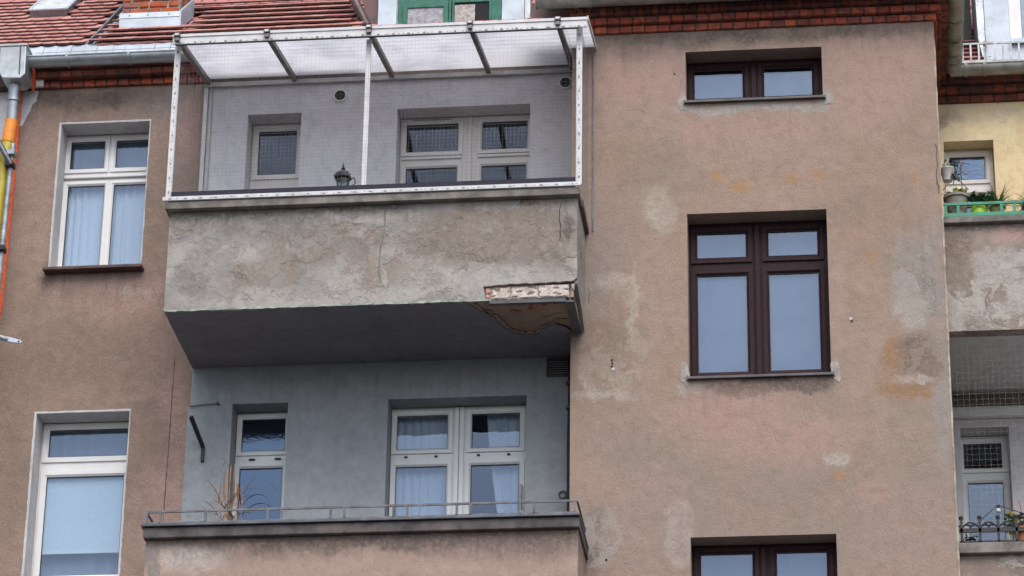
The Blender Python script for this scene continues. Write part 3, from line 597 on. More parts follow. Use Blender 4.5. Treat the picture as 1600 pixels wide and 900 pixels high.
# ------------------------------------------------------------------ windows
def inner(rect, e): return (rect[0]+e, rect[1]+e, rect[2]-e, rect[3]-e)
def window(op, yf, panes, mf, mg=None, sw=.042, label=None, parent=B, gl=None, name='window', deep=.06, room=.7, sill_z=None):
    """op: wall opening; panes: glass rects in metres on the plane of the frame; yf: front of the frame"""
    x0, z0, x1, z1 = op; z0 = sill_z or z0
    f = obj(name, M().plate(x0+.004,z0,x1-.004,z1-.004,panes,yf+.018,yf+.018+deep), mf, parent, bevel=.003, label=label)
    for p in panes:
        o_ = (p[0]-sw, p[1]-sw, p[2]+sw, p[3]+sw)
        sm = M()       # sash: four mitred members with a chamfer towards the glass
        A = [(o_[0],o_[1]),(o_[2],o_[1]),(o_[2],o_[3]),(o_[0],o_[3])]; C_ = [(p[0]+.008,p[1]+.008),(p[2]-.008,p[1]+.008),(p[2]-.008,p[3]-.008),(p[0]+.008,p[3]-.008)]
        Bm = [(a[0]*.35+c[0]*.65, a[1]*.35+c[1]*.65) for a, c in zip(A, C_)]
        for i in range(4):
            j = (i+1) % 4; P = []
            for q in (i, j): P += [(A[q][0],yf+.0175,A[q][1]),(A[q][0],yf,A[q][1]),(Bm[q][0],yf,Bm[q][1]),(C_[q][0],yf+.016,C_[q][1]),(C_[q][0],yf+.0175,C_[q][1])]
            sm.add(P, [(0,1,2,3,4),(9,8,7,6,5)]+[(k,(k+1)%5,(k+1)%5+5,k+5) for k in range(5)])
        obj('sash', sm, mf, f)
        c = inner(p, .006)
        obj('gasket', M().plate(c[0]-.004,c[1]-.004,c[2]+.004,c[3]+.004,[inner(c,.007)],yf+.019,yf+.030), m_gasket, f)
        pn = M().add([(c[0],yf+.032,c[1]),(c[2],yf+.032,c[1]),(c[2],yf+.032,c[3]),(c[0],yf+.032,c[3])], [(0,1,2,3)])
        me = bpy.data.meshes.new('pane'); me.from_pydata(pn.v, [], pn.f); me.materials.append(mg or m_glass); link('pane', me, f)
    a, b = yf+.30, yf+.30+room
    obj('interior', M().add([(x0-.1,a,z0-.1),(x1+.1,a,z0-.1),(x1+.1,b,z0-.1),(x0-.1,b,z0-.1),(x0-.1,a,z1+.1),(x1+.1,a,z1+.1),(x1+.1,b,z1+.1),(x0-.1,b,z1+.1)],
        [(0,1,2,3),(4,5,6,7),(1,2,6,5),(2,3,7,6),(3,0,4,7)]), m_room, f)
    return f
def curtain(f, x0, x1, z0, z1, y, mat, amp=.014, folds=None, slant=0, seed=0):
    n = int((x1-x0)/.008); rg = random.Random(seed); folds = folds or (x1-x0)/.085; mm = M(); ph = rg.uniform(0,6)
    for k in range(5):
        t = k/4; z = z0+(z1-z0)*t
        for i in range(n+1):
            u = i/n; a = x0+(slant*(1-t)**1.4 if slant else 0); x = a+(x1-a)*u
            mm.v.append((x, y+amp*(math.sin(u*folds*6.28+ph+.5*math.sin(u*9+ph))*(.6+.4*math.sin(u*5+ph*2))), z))
    for k in range(4):
        for i in range(n): a = k*(n+1)+i; mm.f.append((a,a+1,a+n+2,a+n+1))
    return obj('curtain', mm, mat, f, smooth=True)
def reveal(f, op, y0, y1, mat, t=.010, proud=.004):
    x0, z0, x1, z1 = op
    obj('reveal', M().prism(ragged([(x0,z0),(x0+t,z0),(x0+t,z1-t),(x0,z1)],.08,0),'y',y0-proud,y1), mat, f); obj('reveal', M().box(x1-t*.6,y0-proud,z0,x1,y1,z1-t), mat, f); obj('reveal', M().box(x0,y0-proud,z1-t,x1,y1,z1), mat, f)
    # broken paint line round the opening
    obj('reveal_edge', M().prism(ragged([(x0-.012,z0),(x0,z0),(x0,z1),(x1,z1),(x1,z0),(x1+.006,z0),(x1+.006,z1+.010),(x0-.012,z1+.010)],.05,.003),'y',y0-.004,y0+.002), mat, f)

f = window(L1,.84,[(-5.345,16.62,-4.968,16.952),(-4.862,16.62,-4.482,16.952),(-5.345,15.50,-4.942,16.436),(-4.861,15.50,-4.462,16.436)],m_white_pvc,label='white four pane window on the left wall, curtains drawn')
for a, b in ((-5.36,-4.95),(-4.88,-4.45)):
    curtain(f,a,b,15.45,16.45,.95,m_curtain,seed=int(a*9)); curtain(f,a,b,16.58,16.98,.97,m_curtain_dim,seed=3)
reveal(f,L1,YL,.84,m_reveal); obj('transom', M().box(L1[0]+.012,.822,16.505,L1[2]-.012,.845,16.545), m_white_pvc, f, bevel=.008)
obj('sill', M().box(-5.43,.46,15.295,-4.405,.86,15.33), m_redsill, f, bevel=.006)
f = window(L2,.84,[(-5.332,13.395,-4.518,13.702),(-5.328,12.14,-4.525,13.198)],m_white_pvc,sw=.05,label='large white window on the left wall with its blind half down')
curtain(f,-5.36,-4.5,13.35,13.75,.96,m_curtain_dim,seed=5,folds=6); obj('blind', M().box(-5.335,.905,12.415,-4.515,.912,13.22), m_blind, f); obj('blind_rail', M().box(-5.335,.898,12.392,-4.515,.918,12.415), m_white_pvc, f); curtain(f,-5.36,-4.5,12.0,13.2,1.0,m_curtain_dim,seed=6,folds=5)
reveal(f,L2,YL,.84,m_reveal)
bl = 'dark brown window in the bay'
f = window(W2,.22,[(1.213,15.05,1.713,15.333),(1.912,15.05,2.413,15.333),(1.213,13.827,1.714,14.877),(1.911,13.827,2.415,14.877)],m_brown_frame,sw=.05,label='tall dark brown four pane window in the middle of the bay')
obj('mullion', M().box(1.787,.206,13.74,1.838,.239,15.40), m_brown_frame, f, bevel=.006)
for a, b in ((1.20,1.73),(1.90,2.43)):
    for c, d in ((15.0,15.38),(13.8,14.9)): obj('blind', M().box(a,.275,c,b,.280,d), m_blind_dim, f)
def metal_sill(f, op, y, z):
    s = obj('sill', M().prism([(y,z+.004),(y,z+.030),(.238,z+.06),(.238,z+.045),(y+.012,z+.018),(y+.012,z+.004)],'x',op[0]-.018,op[2]+.026), m_greysill, f, bevel=.003)
    for x in (op[0]-.018, op[2]+.018): obj('sill_end', M().prism([(y,z),(-.002,z),(-.002,z+.06),(y+.01,z+.036)],'x',x,x+.012), m_greysill, f)
metal_sill(f,W2,-.045,13.655)
f = window(W1,.22,[(1.205,16.82,1.711,17.157),(1.905,16.82,2.407,17.157)],m_brown_frame,sw=.05,label='small dark brown two pane window under the brick cornice',sill_z=16.72)
obj('mullion', M().box(1.787,.206,16.73,1.838,.239,17.2), m_brown_frame, f, bevel=.006)
for a, b in ((1.20,1.73),(1.90,2.43)): obj('blind', M().box(a,.275,16.8,b,.280,17.1), m_blind_dim, f)
metal_sill(f,W1,-.045,16.645)
f = window(W3,.22,[(1.213,11.70,1.72,11.985),(1.925,11.70,2.415,11.985),(1.213,10.45,1.714,11.53),(1.911,10.45,2.415,11.53)],m_brown_frame,sw=.05,label='dark brown window at the foot of the bay, only its top panes in view')
obj('mullion', M().box(1.787,.206,10.35,1.838,.239,12.03), m_brown_frame, f, bevel=.006)
for a, b in ((1.20,1.73),(1.90,2.43)): obj('blind', M().box(a,.275,10.4,b,.280,12.0), m_blind_dim, f)
metal_sill(f,W3,-.045,10.28)
f = window(G1,.80,[(-3.364,13.383,-2.912,13.739),(-3.370,12.10,-2.923,13.216)],m_grey_pvc,mg=m_glass_txt,label='narrow frosted glass balcony door on the lower balcony',sill_z=11.3)
for x in (-3.24,-2.98): obj('vent_slot', M().box(x-.03,.795,13.292,x+.03,.82,13.305), m_gasket, f)
f = window(G2,.80,[(-1.807,13.352,-1.285,13.727),(-1.06,13.352,-.568,13.727),(-1.807,11.9,-1.287,13.185),(-1.063,11.9,-.568,13.185)],m_grey_pvc,label='wide white double balcony door on the lower balcony')
obj('mullion', M().box(-1.222,.793,11.3,-1.178,.819,13.79).box(-1.170,.793,11.3,-1.126,.819,13.79), m_grey_pvc, f, bevel=.004)
for x in (-1.70,-1.40,-.98,-.68): obj('vent_slot', M().box(x-.015,.795,13.272,x+.015,.82,13.284), m_gasket, f)
curtain(f,-1.83,-1.26,11.9,13.78,.94,m_curtain,seed=11); curtain(f,-.92,-.54,11.9,13.78,.94,m_curtain,seed=12,slant=.26)
obj('handle', M().tube([(-.548,.80,12.93),(-.548,.745,12.93),(-.548,.745,12.70),(-.548,.80,12.70)],.013,8), m_beamlight, f, smooth=True)
f = window(U1,.79,[(-3.344,16.444,-2.929,16.961),(-3.344,15.5,-2.929,16.20)],m_cream_pvc,sw=.05,label='narrow cream balcony door behind the netting')
f = window(U2,.79,[(-1.797,16.64,-1.246,16.972),(-1.012,16.64,-.528,16.972),(-1.795,15.4,-1.25,16.468),(-1.012,15.4,-.533,16.468)],m_cream_pvc,label='wide cream double balcony door behind the netting')
obj('mullion', M().box(-1.150,.783,14.9,-1.112,.809,17.03), m_cream_pvc, f, bevel=.004); obj('transom', M().box(-1.83,.783,16.555,-1.215,.809,16.583).box(-1.045,.783,16.555,-.5,.809,16.583), m_cream_pvc, f, bevel=.004)
obj('vent_slot', M().box(-1.73,.788,17.005,-1.33,.812,17.014), m_gasket, f)
f = window(RY,YR+.19,[(3.775,16.655,4.153,16.935),(3.79,15.4,4.153,16.36)],m_cream_pvc,mg=m_glass_txt,label='narrow cream balcony door in the yellow wall')
obj('transom', M().box(3.74,YR+.18,16.50,4.21,YR+.21,16.55), m_cream_pvc, f, bevel=.006)
f = window(RL,YR+.22,[(3.775,13.44,4.17,13.72),(3.80,11.9,4.166,13.30)],m_grey_pvc,label='white balcony door in the white wall behind the net')

# ------------------------------------------------------------------ balconies
m_raw2 = plain('raw_mortar',(.33,.24,.18),.95,var=.4,scale=25,bump=.006); m_raw3 = plain('raw_brick_red',(.36,.17,.12),.95,var=.4,scale=25,bump=.006)
def balcony(label): 
    o = bpy.data.objects.new('balcony', None); COL.objects.link(o); o.parent = B; o['label'] = label; return o
bu = balcony('upper balcony with peeling grey parapet and a broken plaster corner')
X0, X1, ZB, ZT = -3.839, .137, 14.201, 15.25
notch = ragged([(.128,14.40),(.09,14.372),(0,14.375),(-.2,14.366),(-.35,14.372),(-.55,14.358),(-.757,14.348)],.03,.005)
outline = [(X0,ZB),(X0,ZT),(X1,ZT),(X1,14.405)] + notch[:-1] + [(-.757,14.348),(-.742,14.275),(-.735,ZB)]
bot = [(-.735-(3.10)*i/60, ZB+rnd(-.006,.006)) for i in range(1, 60)]
# keep only the notch points up to its last corner
nk = []
for p in outline:
    nk.append(p)
obj('parapet', M().prism([(X0,ZB),(X0,ZT),(X1,ZT),(X1,14.405),(.125,14.402),(.11,14.385),(.08,14.372),(.03,14.378),(-.03,14.368),(-.09,14.374),(-.16,14.366),(-.22,14.371),(-.30,14.362),(-.36,14.370),(-.43,14.364),(-.50,14.369),(-.56,14.358),(-.63,14.360),(-.69,14.350),(-.757,14.347),(-.75,14.31),(-.744,14.26),(-.738,ZB)] + bot,'y',-.82,-.785), m_par, bu)
obj('parapet', M().box(X0,-.784,ZB+.001,X0+.03,YL-.01,ZT), m_par, bu)
obj('parapet', M().box(X1-.03,-.784,14.37,X1,-.002,ZT).prism([(-.784,14.36),(-.3,14.30),(-.05,14.22),(-.002,14.20),(-.002,14.369),(-.784,14.369)],'x',X1-.03,X1), m_par, bu)
obj('parapet_core', M().box(X0+.031,-.735,14.235,X1-.031,-.62,ZT-.001), m_mortar, bu)
# exposed whitewashed bricks along the broken bottom edge
def rubble(x0, x1, z0, z1, yf, mat, seed):
    rg = random.Random(seed); nx = max(3, int((x1-x0)/.013)); nz = max(3, int((z1-z0)/.013)); wl_ = [rg.uniform(0, 6) for _ in range(4)]; mm = M()
    for kz in range(nz+1):
        for kx in range(nx+1):
            e = kx in (0, nx) or kz in (0, nz); wx = rg.uniform(-.003,.003); q_ = math.sin(kx*.55+wl_[0]+1.5*math.sin(kz*.9+wl_[1]))+math.sin(kz*1.3+wl_[2]+kx*.21); y = yf+(rg.uniform(.010,.02) if e else rg.uniform(0,.004)+(.016 if q_ > 1.25 else 0))
            mm.v.append((x0+(x1-x0)*kx/nx+wx, y, z0+(z1-z0)*kz/nz+rg.uniform(-.003,.003)))
    for kz in range(nz):
        for kx in range(nx): a = kz*(nx+1)+kx; mm.f.append((a,a+1,a+nx+2,a+nx+1))
    n0 = len(mm.v); ring = [kx for kx in range(nx+1)]+[kz*(nx+1)+nx for kz in range(1,nz+1)]+[nz*(nx+1)+kx for kx in range(nx-1,-1,-1)]+[kz*(nx+1) for kz in range(nz-1,0,-1)]
    for r_ in ring: v = mm.v[r_]; mm.v.append((v[0], -.73, v[2]))
    m_ = len(ring)
    for q in range(m_): mm.f.append((ring[q], n0+q, n0+(q+1)%m_, ring[(q+1)%m_]))
    return obj('brick', mm, mat, bu)
m_wb2 = plain('pink_stained_brick', (.52,.32,.27), .9, var=.4, scale=22, bump=.006, grime=(.40,.09,.05))
for q, (a, b, c, d, mt) in enumerate(((-.742,-.685,14.222,14.343,m_wb2),(-.681,-.50,14.222,14.345,m_whitebrick),(-.494,-.235,14.222,14.346,m_whitebrick),(-.231,.058,14.222,14.352,m_whitebrick),(.080,.108,14.30,14.36,m_whitebrick))):
    rubble(a, b, c, d, -.806+.004*(q % 3), mt, q)
obj('steel_beam', M().box(-.70,-.792,14.178,.028,-.74,14.186).box(-.70,-.785,14.1865,.028,-.777,14.219), m_steel, bu)
obj('steel_beam', M().box(.030,-.80,14.168,.112,-.03,14.182).box(.064,-.79,14.1825,.076,-.03,14.29).box(.030,-.79,14.2905,.112,-.03,14.30), m_steel, bu)
obj('rebar', M().box(.060,-.80,14.31,.078,-.786,14.385), m_black, bu)
obj('slab', M().box(X0+.031,-.785,14.225,X1-.035,YL-.012,14.36), m_raw, bu)
sof = [(X0,-.8195),(-.93,-.8195),(-.92,-.76),(-.86,-.66),(-.76,-.52),(-.70,-.42),(-.67,-.30),(-.63,-.16),(-.56,-.05),(-.47,.01),(-.38,.02),(-.29,-.04),(-.24,-.13),(-.17,-.19),(-.10,-.19),(-.04,-.14),(0.01,-.05),(.0,0),(.0,YL-.009),(X0,YL-.009)]
rag = ragged(sof[1:18], .03, .018); cut = rag.index(sof[17]); rag = rag[:cut+1]
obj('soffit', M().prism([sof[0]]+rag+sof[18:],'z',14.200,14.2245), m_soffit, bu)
inn = [(x+(-.36-x)*rnd(.06,.17), y+(-.45-y)*rnd(.05,.15)) for x, y in rag]
obj('plaster_layer', M().prism(rag+inn[::-1],'z',14.2085,14.2244), m_raw2, bu)
rg_ = random.Random(3)
for q in range(26):                                 # stumps of plaster still hanging on the bared slab
    x = rg_.uniform(-.8,.02); y = rg_.uniform(-.72,-.1); 
    if y < -.72+1.05*max(0, x+.75) and y < -.2: obj('plaster_lump', M().prism(ragged(blob(x,y,rg_.uniform(.02,.07),rg_.uniform(.015,.05),14,.25,q),.03,.004),'z',14.2246-rg_.uniform(.004,.012),14.226), m_raw2 if q % 3 else m_raw3, bu)
k = M()
top = [(-3.83+i*.05, 14.215+rnd(-.006,.007)) for i in range(64)]; btm = [(-3.83+i*.05, 14.196+rnd(-.004,.004)) for i in range(64)]
obj('flaking_paint', k.prism(top+btm[::-1],'y',-.8225,-.8185), plain('pale_green_paint',(.30,.35,.295),.8,var=.4,scale=15), bu)
obj('coping', M().box(-3.875,-.90,15.252,.165,-.62,15.328).box(-3.875,-.619,15.252,-3.76,YL-.01,15.328), m_concrete, bu, bevel=.006)
obj('coping', M().box(.06,-.619,15.252,.175,-.002,15.328), plain('brown_coping_side',(.10,.075,.06),.9,var=.4), bu, bevel=.005)
crack([(-1.72,15.24),(-1.725,15.0),(-1.76,14.75),(-1.77,14.55),(-1.745,14.45)],.022,-.82,m_crack_g,amp=.006,par=bu)
crack([(-.02,15.22),(-.04,15.05),(-.02,14.92),(-.035,14.8)],.014,-.82,m_crack,amp=.008,par=bu)
blw = balcony('lower balcony with pinkish parapet and dark metal coping')
obj('parapet', M().box(-3.862,-.84,10.95,.16,-.71,11.858).box(-3.862,-.709,10.95,-3.74,YL-.01,11.858).box(.04,-.709,10.95,.16,-.002,11.858), m_low, blw)
obj('parapet_moulding', M().box(-3.88,-.905,11.860,.178,-.69,11.962).box(-3.88,-.689,11.860,-3.73,YL-.01,11.962), plain('sooty_moulding',(.085,.075,.075),.9,var=.45,scale=6,bump=.004,grime=(.16,.125,.11)), blw, bevel=.008)
obj('parapet_moulding', M().box(.03,-.689,11.860,.178,-.002,11.962), m_black, blw, bevel=.006)
obj('coping', M().box(-3.90,-.935,11.965,.185,-.68,11.992).box(-3.90,-.679,11.965,-3.72,YL-.01,11.992).box(.02,-.679,11.965,.185,-.002,11.992), m_dark_zinc, blw, bevel=.004)
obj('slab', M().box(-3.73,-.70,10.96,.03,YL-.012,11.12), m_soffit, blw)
rl = obj('railing', M().bar((-3.87,-.86,12.132),(.155,-.86,12.132),.016,.020).bar((-3.87,-.86,12.018),(.155,-.86,12.018),.016,.018)
   .bar((-3.87,-.845,12.132),(-3.87,.3,12.132),.016,.018).bar((.155,-.845,12.132),(.155,-.05,12.132),.016,.018).bar((-3.87,-.845,12.018),(-3.87,.3,12.018),.014,.016).bar((.155,-.845,12.018),(.155,-.05,12.018),.014,.016), m_greyrail, blw)
for x in [-3.865,-3.74]+[-3.31+i*.5875+d for i in range(6) for d in (0,.128)]+[.13]: obj('railing_post', M().box(x-.011,-.868,11.993,x+.011,-.852,12.121), m_greyrail, rl)
br = balcony('right upper balcony with patchy parapet and green rail')
obj('parapet', M().box(3.628,.15,14.152,7.5,.30,15.275), m_rpar, br)
obj('coping', M().box(3.627,.085,15.278,7.5,.36,15.345), m_concrete, br, bevel=.008)
obj('slab', M().box(3.628,.301,14.16,7.5,YR-.002,14.40), m_soffit_r, br)
gr_ = obj('railing', M().box(3.64,.105,15.352,7.5,.125,15.392).box(3.64,.105,15.475,7.5,.125,15.505), m_greenrail, br, bevel=.003)
for x in (3.66,3.78,4.20,4.325,4.75,4.88): obj('railing_post', M().box(x-.014,.107,15.393,x+.014,.123,15.474), m_greenrail, gr_)
b2 = balcony('right lower balcony with black ornamental ironwork')
obj('parapet', M().box(3.628,.15,10.8,7.5,.30,11.865), m_rpar, b2)
obj('coping', M().box(3.627,.08,11.868,7.5,.36,11.972), m_concrete, b2, bevel=.008)
obj('slab', M().box(3.628,.301,10.8,7.5,YR-.002,11.0), m_soffit_r, b2)
iron = obj('railing', M().box(3.64,.115,12.085,5.6,.135,12.125).box(3.64,.115,11.985,5.6,.135,12.0), m_black, b2)
def scroll(cx, cz, r, d):
    return [(cx+d*(.02+(r*(1-.12*a))*math.sin(a*1.1)*.5+.018*a), .125, cz-r*(1-.13*a)*math.cos(a*1.1)) for a in [i*.28 for i in range(16)]]
for i in range(8):
    x = 3.665+i*.17
    obj('railing_post', M().bar((x,.125,11.975),(x,.125,12.22),.024,.020).lathe([(.02,12.218),(.022,12.235),(.012,12.25)],(x,.125,0),8), m_black, iron)
    for d in (-1, 1): obj('scroll', M().tube([(x+d*(.055-.045*math.cos(t)*(1-t/9)), .125, 12.135+.03*math.sin(t)*(1-t/12)) for t in [k*.5 for k in range(12)]], .009, 6), m_black, iron)
    obj('scroll', M().tube([(x+.02+.13*t, .125, 12.150+.035*math.sin(math.pi*t)) for t in [k/8 for k in range(9)]], .008, 6), m_black, iron)

# fittings on the grey walls
for (x, z) in ((-2.457,17.211),(-.121,17.253)):
    v = obj('round_vent', M().tube([(x,YL-.006,z),(x,YL-.03,z)],.068,28), m_white_pvc, B, smooth=True); obj('vent_opening', M().tube([(x,YL-.028,z),(x,YL-.033,z)],.056,28), m_darkhole, v)
v = obj('vent_grille', M().plate(-.29,13.985,-.02,14.185,[(-.27,14.0,-.03,14.17)],YL-.03,YL-.009), m_steel, B)
for i in range(7): obj('slat', M().bar((-.27,YL-.018,14.012+i*.024),(-.03,YL-.018,14.012+i*.024),.012,.008), m_black, v)
obj('cable', M().tube([(-.055,.53,14.19),(-.05,.53,13.8),(-.06,.53,13.2),(-.055,.53,12.4),(-.055,.53,11.2)],.022,8), m_black, B)
for z in (13.9,13.64): obj('cable_clip', M().box(-.09,.50,z-.012,-.02,.56,z+.012), m_steel, B)
obj('hook', M().tube([(-.12+.045*math.cos(t)*(1-t/30),YL-.02,12.74+.045*math.sin(t)*(1-t/30)) for t in [k*.5 for k in range(28)]],.005,5), m_steel, B)
ab = obj('bracket', M().bar((-3.685,.555,13.355),(-3.685,.555,13.19),.032,.03).bar((-3.685,.55,13.345),(-3.755,.25,13.545),.032,.042), m_black, B, bevel=.003)
obj('wire', M().tube([(-3.84,.56,13.786),(-3.7,.54,13.79),(-3.56,.55,13.806)],.006,6).tube([(-3.56,.575,13.806),(-3.56,.53,13.806)],.014,8), m_steel, B)

# ------------------------------------------------------------------ canopy over the upper balcony
CL = (-1.85,-.2,15.33); A = At(CL)
can = thing('balcony_canopy', 'white framed canopy of translucent sheets and bird netting enclosing the upper balcony', 'canopy', CL)
def P(name, mm, mat, par=None, **k): return obj(name, A(mm), mat, par or can, **k)
zr = lambda y: 17.135+(y+.95)*.21
def sheet(x0, x1, y1):
    n = 40; mm = M(); o = []
    for i in range(n+1):
        y = -.95+(y1+.95)*i/n; z = zr(y)+.012+.003*math.sin(y*48); o.append((y, z))
    return mm.prism(o+[(y, z+.008) for y, z in o[::-1]], 'x', x0, x1)
RX = [-3.841,-2.939,-1.92,-.916,-.05]
for a, b, e in ((-3.885,-2.941,.56),(-2.937,-1.922,.56),(-1.918,-.918,.56),(-.914,-.052,.56),(-.048,-.01,.56),(-.008,.235,-.012)): P('roof_sheet', sheet(a,b,e), m_poly)
for x in RX:
    r_ = P('rafter', M().prism([(-1.0,zr(-1.0)-.062),(-1.0,zr(-1.0)-.004),(.55,zr(.55)-.004),(.55,zr(.55)-.062)],'x',x-.024,x+.024), m_alu, bevel=.004)
    P('rafter_cap', M().box(x-.030,-1.012,zr(-1)-.02,x+.030,-.94,zr(-1)+.022), m_dark_zinc, r_, bevel=.006); P('rafter_cap_face', M().box(x-.020,-1.016,zr(-1)-.008,x+.020,-1.0115,zr(-1)+.014), m_white_metal, r_)
def slotted(name, p0, p1, w, h, ref, slots, along):
    b = P(name, M().bar(p0,p1,w,h,ref), m_white_metal, bevel=.003); q = M(); d = Vector(p1)-Vector(p0); L = d.length; n = int(L/.15)
    for i in range(n):
        c = Vector(p0)+d*((i+.5)/n)+Vector(slots[0]); e = Vector(slots[1])
        q.box(c.x-e.x*rnd(.6,1.1),c.y-e.y,c.z-e.z*rnd(.6,1.1),c.x+e.x*rnd(.5,1.1),c.y+e.y,c.z+e.z)
        for j in range(2):
            t = Vector(p0)+d*((i+.5+rnd(.15,.8))/n)+Vector(slots[0])+Vector((rnd(-.01,.01)*(1-along),0,rnd(-.006,.006)))
            if (t-Vector(p0)).length < L: q.box(t.x-e.x*.35,t.y-e.y,t.z-e.z*.35,t.x+e.x*.35,t.y+e.y,t.z+e.z*.35)
    P('slot', q, m_slot, b, kind='stuff'); return b
slotted('front_beam',(-3.89,-.955,17.083),(.235,-.955,17.083),.020,.085,(0,0,1),((0,-.011,-.030),(.018,.002,.009)),1)
P('beam_lip', M().box(-3.89,-.975,17.118,.235,-.9655,17.148), m_white_metal)
P('seal', M().box(-3.86,-.95,17.032,.16,-.944,17.040), m_mat)
slotted('post',(-3.862,-.825,15.385),(-3.862,-.825,17.10),.058,.03,(0,1,0),((0,-.0165,0),(.009,.002,.014)),0)
slotted('post',(.150,-.825,15.385),(.150,-.825,17.10),.058,.03,(0,1,0),((0,-.0165,0),(.009,.002,.014)),0)
P('post', M().bar((-1.94,-.825,15.385),(-1.94,-.825,17.075),.050,.03,(0,1,0)), m_white_metal, bevel=.003)
slotted('bottom_rail',(-3.90,-.908,15.357),(.175,-.908,15.357),.020,.042,(0,0,1),((0,-.011,-.004),(.016,.002,.006)),1)
P('edge_strip', M().box(-3.83,-.868,15.335,.12,-.852,15.452), m_mat)
P('wall_plate', M().bar((-3.88,.545,17.385),(-.005,.545,17.385),.04,.05), m_beamlight, bevel=.003)
P('wall_strip', M().box(-3.885,.55,15.34,-3.845,.565,17.36), m_white_metal); P('wall_strip', M().box(-3.82,.55,15.34,-3.80,.566,17.36), m_beamlight)
P('wall_strip', M().box(.208,-.016,15.28,.219,-.004,17.27), m_greyrail)
P('side_bar', M().bar((-3.875,-.95,17.125),(-3.875,.55,17.44),.020,.045), m_beamlight, bevel=.003); P('side_bar', M().bar((.242,-.97,17.135),(.242,-.01,17.325),.016,.05), m_white_metal, bevel=.003)
P('side_bar', M().bar((-3.86,-.80,15.37),(-3.86,.55,15.37),.02,.03), m_mat)
def net(o_, u, v, nu, nv, r=.0011, jit=.003):
    o_ = Vector(o_); u = Vector(u); v = Vector(v); mm = M(); nrm = u.cross(v).normalized(); rg = random.Random(5)
    for cnt, along, across in ((nu, v, u), (nv, u, v)):
        side = across.normalized()
        for i in range(cnt+1):
            b = o_+across*(i/cnt); s = 6; ring = []; w1 = rg.uniform(-jit,jit); w2 = rg.uniform(-jit,jit)
            for k in range(s+1):
                t = k/s; c = b+along*t+side*(w1*math.sin(3.14*t)+w2*math.sin(6.28*t))*(0 if i in (0,cnt) else 1)
                ring.append([c+side*r, c-side*r*.5+nrm*r*.87, c-side*r*.5-nrm*r*.87])
            n0 = len(mm.v)
            for q in ring: mm.v += [tuple(x) for x in q]
            for k in range(s):
                for j in range(3): a = n0+k*3+j; c = n0+k*3+(j+1)%3; mm.f.append((a,c,c+3,a+3))
    return mm
def netobj(name, mm, mat, par, sh=None):
    me = bpy.data.meshes.new(name); v = [(a-sh[0],b-sh[1],c-sh[2]) for a, b, c in mm.v] if sh else mm.v
    me.from_pydata(v, [], mm.f); me.materials.append(mat); return link(name, me, par, 'stuff')
netobj('netting', net((-3.84,-.845,15.38),(3.97,0,0),(0,0,1.69),104,42,.0006), m_net, can, CL)
netobj('netting', net((-3.865,-.80,15.37),(0,1.34,0),(0,0,1.72),36,43,.0006), m_net, can, CL)
netobj('netting', net((.165,-.80,15.37),(0,.78,0),(0,0,1.78),20,43,.0006), m_net, can, CL)

# net in front of the lower right balcony
NL = (3.65,.14,12.0); sn = thing('safety_net', 'pale square mesh net stretched across the lower right balcony', 'net', NL)
netobj('netting', net((3.64,.34,11.99),(3.2,0,0),(0,0,2.15),56,38,.00042,.006), m_net_pale, sn, NL)

# ------------------------------------------------------------------ lantern
LL = (-2.17,-.71,15.33); A2 = At(LL); ln = thing('lantern', 'small black hexagonal lantern on the upper balcony ledge beside the centre post', 'lantern', LL)
obj('base', M().lathe([(.05,0),(.05,.015),(.02,.03),(.018,.10),(.05,.125),(.056,.145)],n=6), m_black, ln)
cage = M(); glassm = M(); tz, bz, tr, brr = .32, .145, .092, .056
for k in range(6):
    a0 = 2*math.pi*(k+.5)/6; a1 = 2*math.pi*(k+1.5)/6
    b = [(brr*math.cos(a0),brr*math.sin(a0),bz),(brr*math.cos(a1),brr*math.sin(a1),bz),(tr*math.cos(a1),tr*math.sin(a1),tz),(tr*math.cos(a0),tr*math.sin(a0),tz)]
    cage.tube([b[0],b[3]],.007,6); cage.tube([b[3],b[2]],.008,6); cage.tube([b[0],b[1]],.007,6); glassm.add([(x*.97,y*.97,z) for x,y,z in b],[(0,1,2,3)])
obj('cage', cage, m_black, ln); obj('glass', glassm, m_lampglass, ln)
obj('roof', M().lathe([(.100,.305),(.122,.325),(.114,.350),(.096,.378),(.070,.400),(.034,.414),(.020,.43),(.030,.445),(.012,.46),(.016,.475),(.007,.49),(.002,.53)],n=6), m_black, ln)
for k in range(6):
    a0 = 2*math.pi*(k+.5)/6; obj('roof_tip', M().tube([(.10*math.cos(a0),.10*math.sin(a0),.33),(.135*math.cos(a0),.135*math.sin(a0),.345)],[.012,.003],6), m_black, ln)
obj('arm', M().tube([(.07,.05,.33),(.13,.08,.36),(.15,.09,.30),(.11,.07,.25),(.14,.08,.22)],.009,6), m_black, ln)
ln.scale = (.76,.76,.87)
obj('bulb', M().lathe([(.012,.15),(.018,.17),(.024,.22),(.016,.25),(.002,.262)],n=10), m_potwhite, ln)

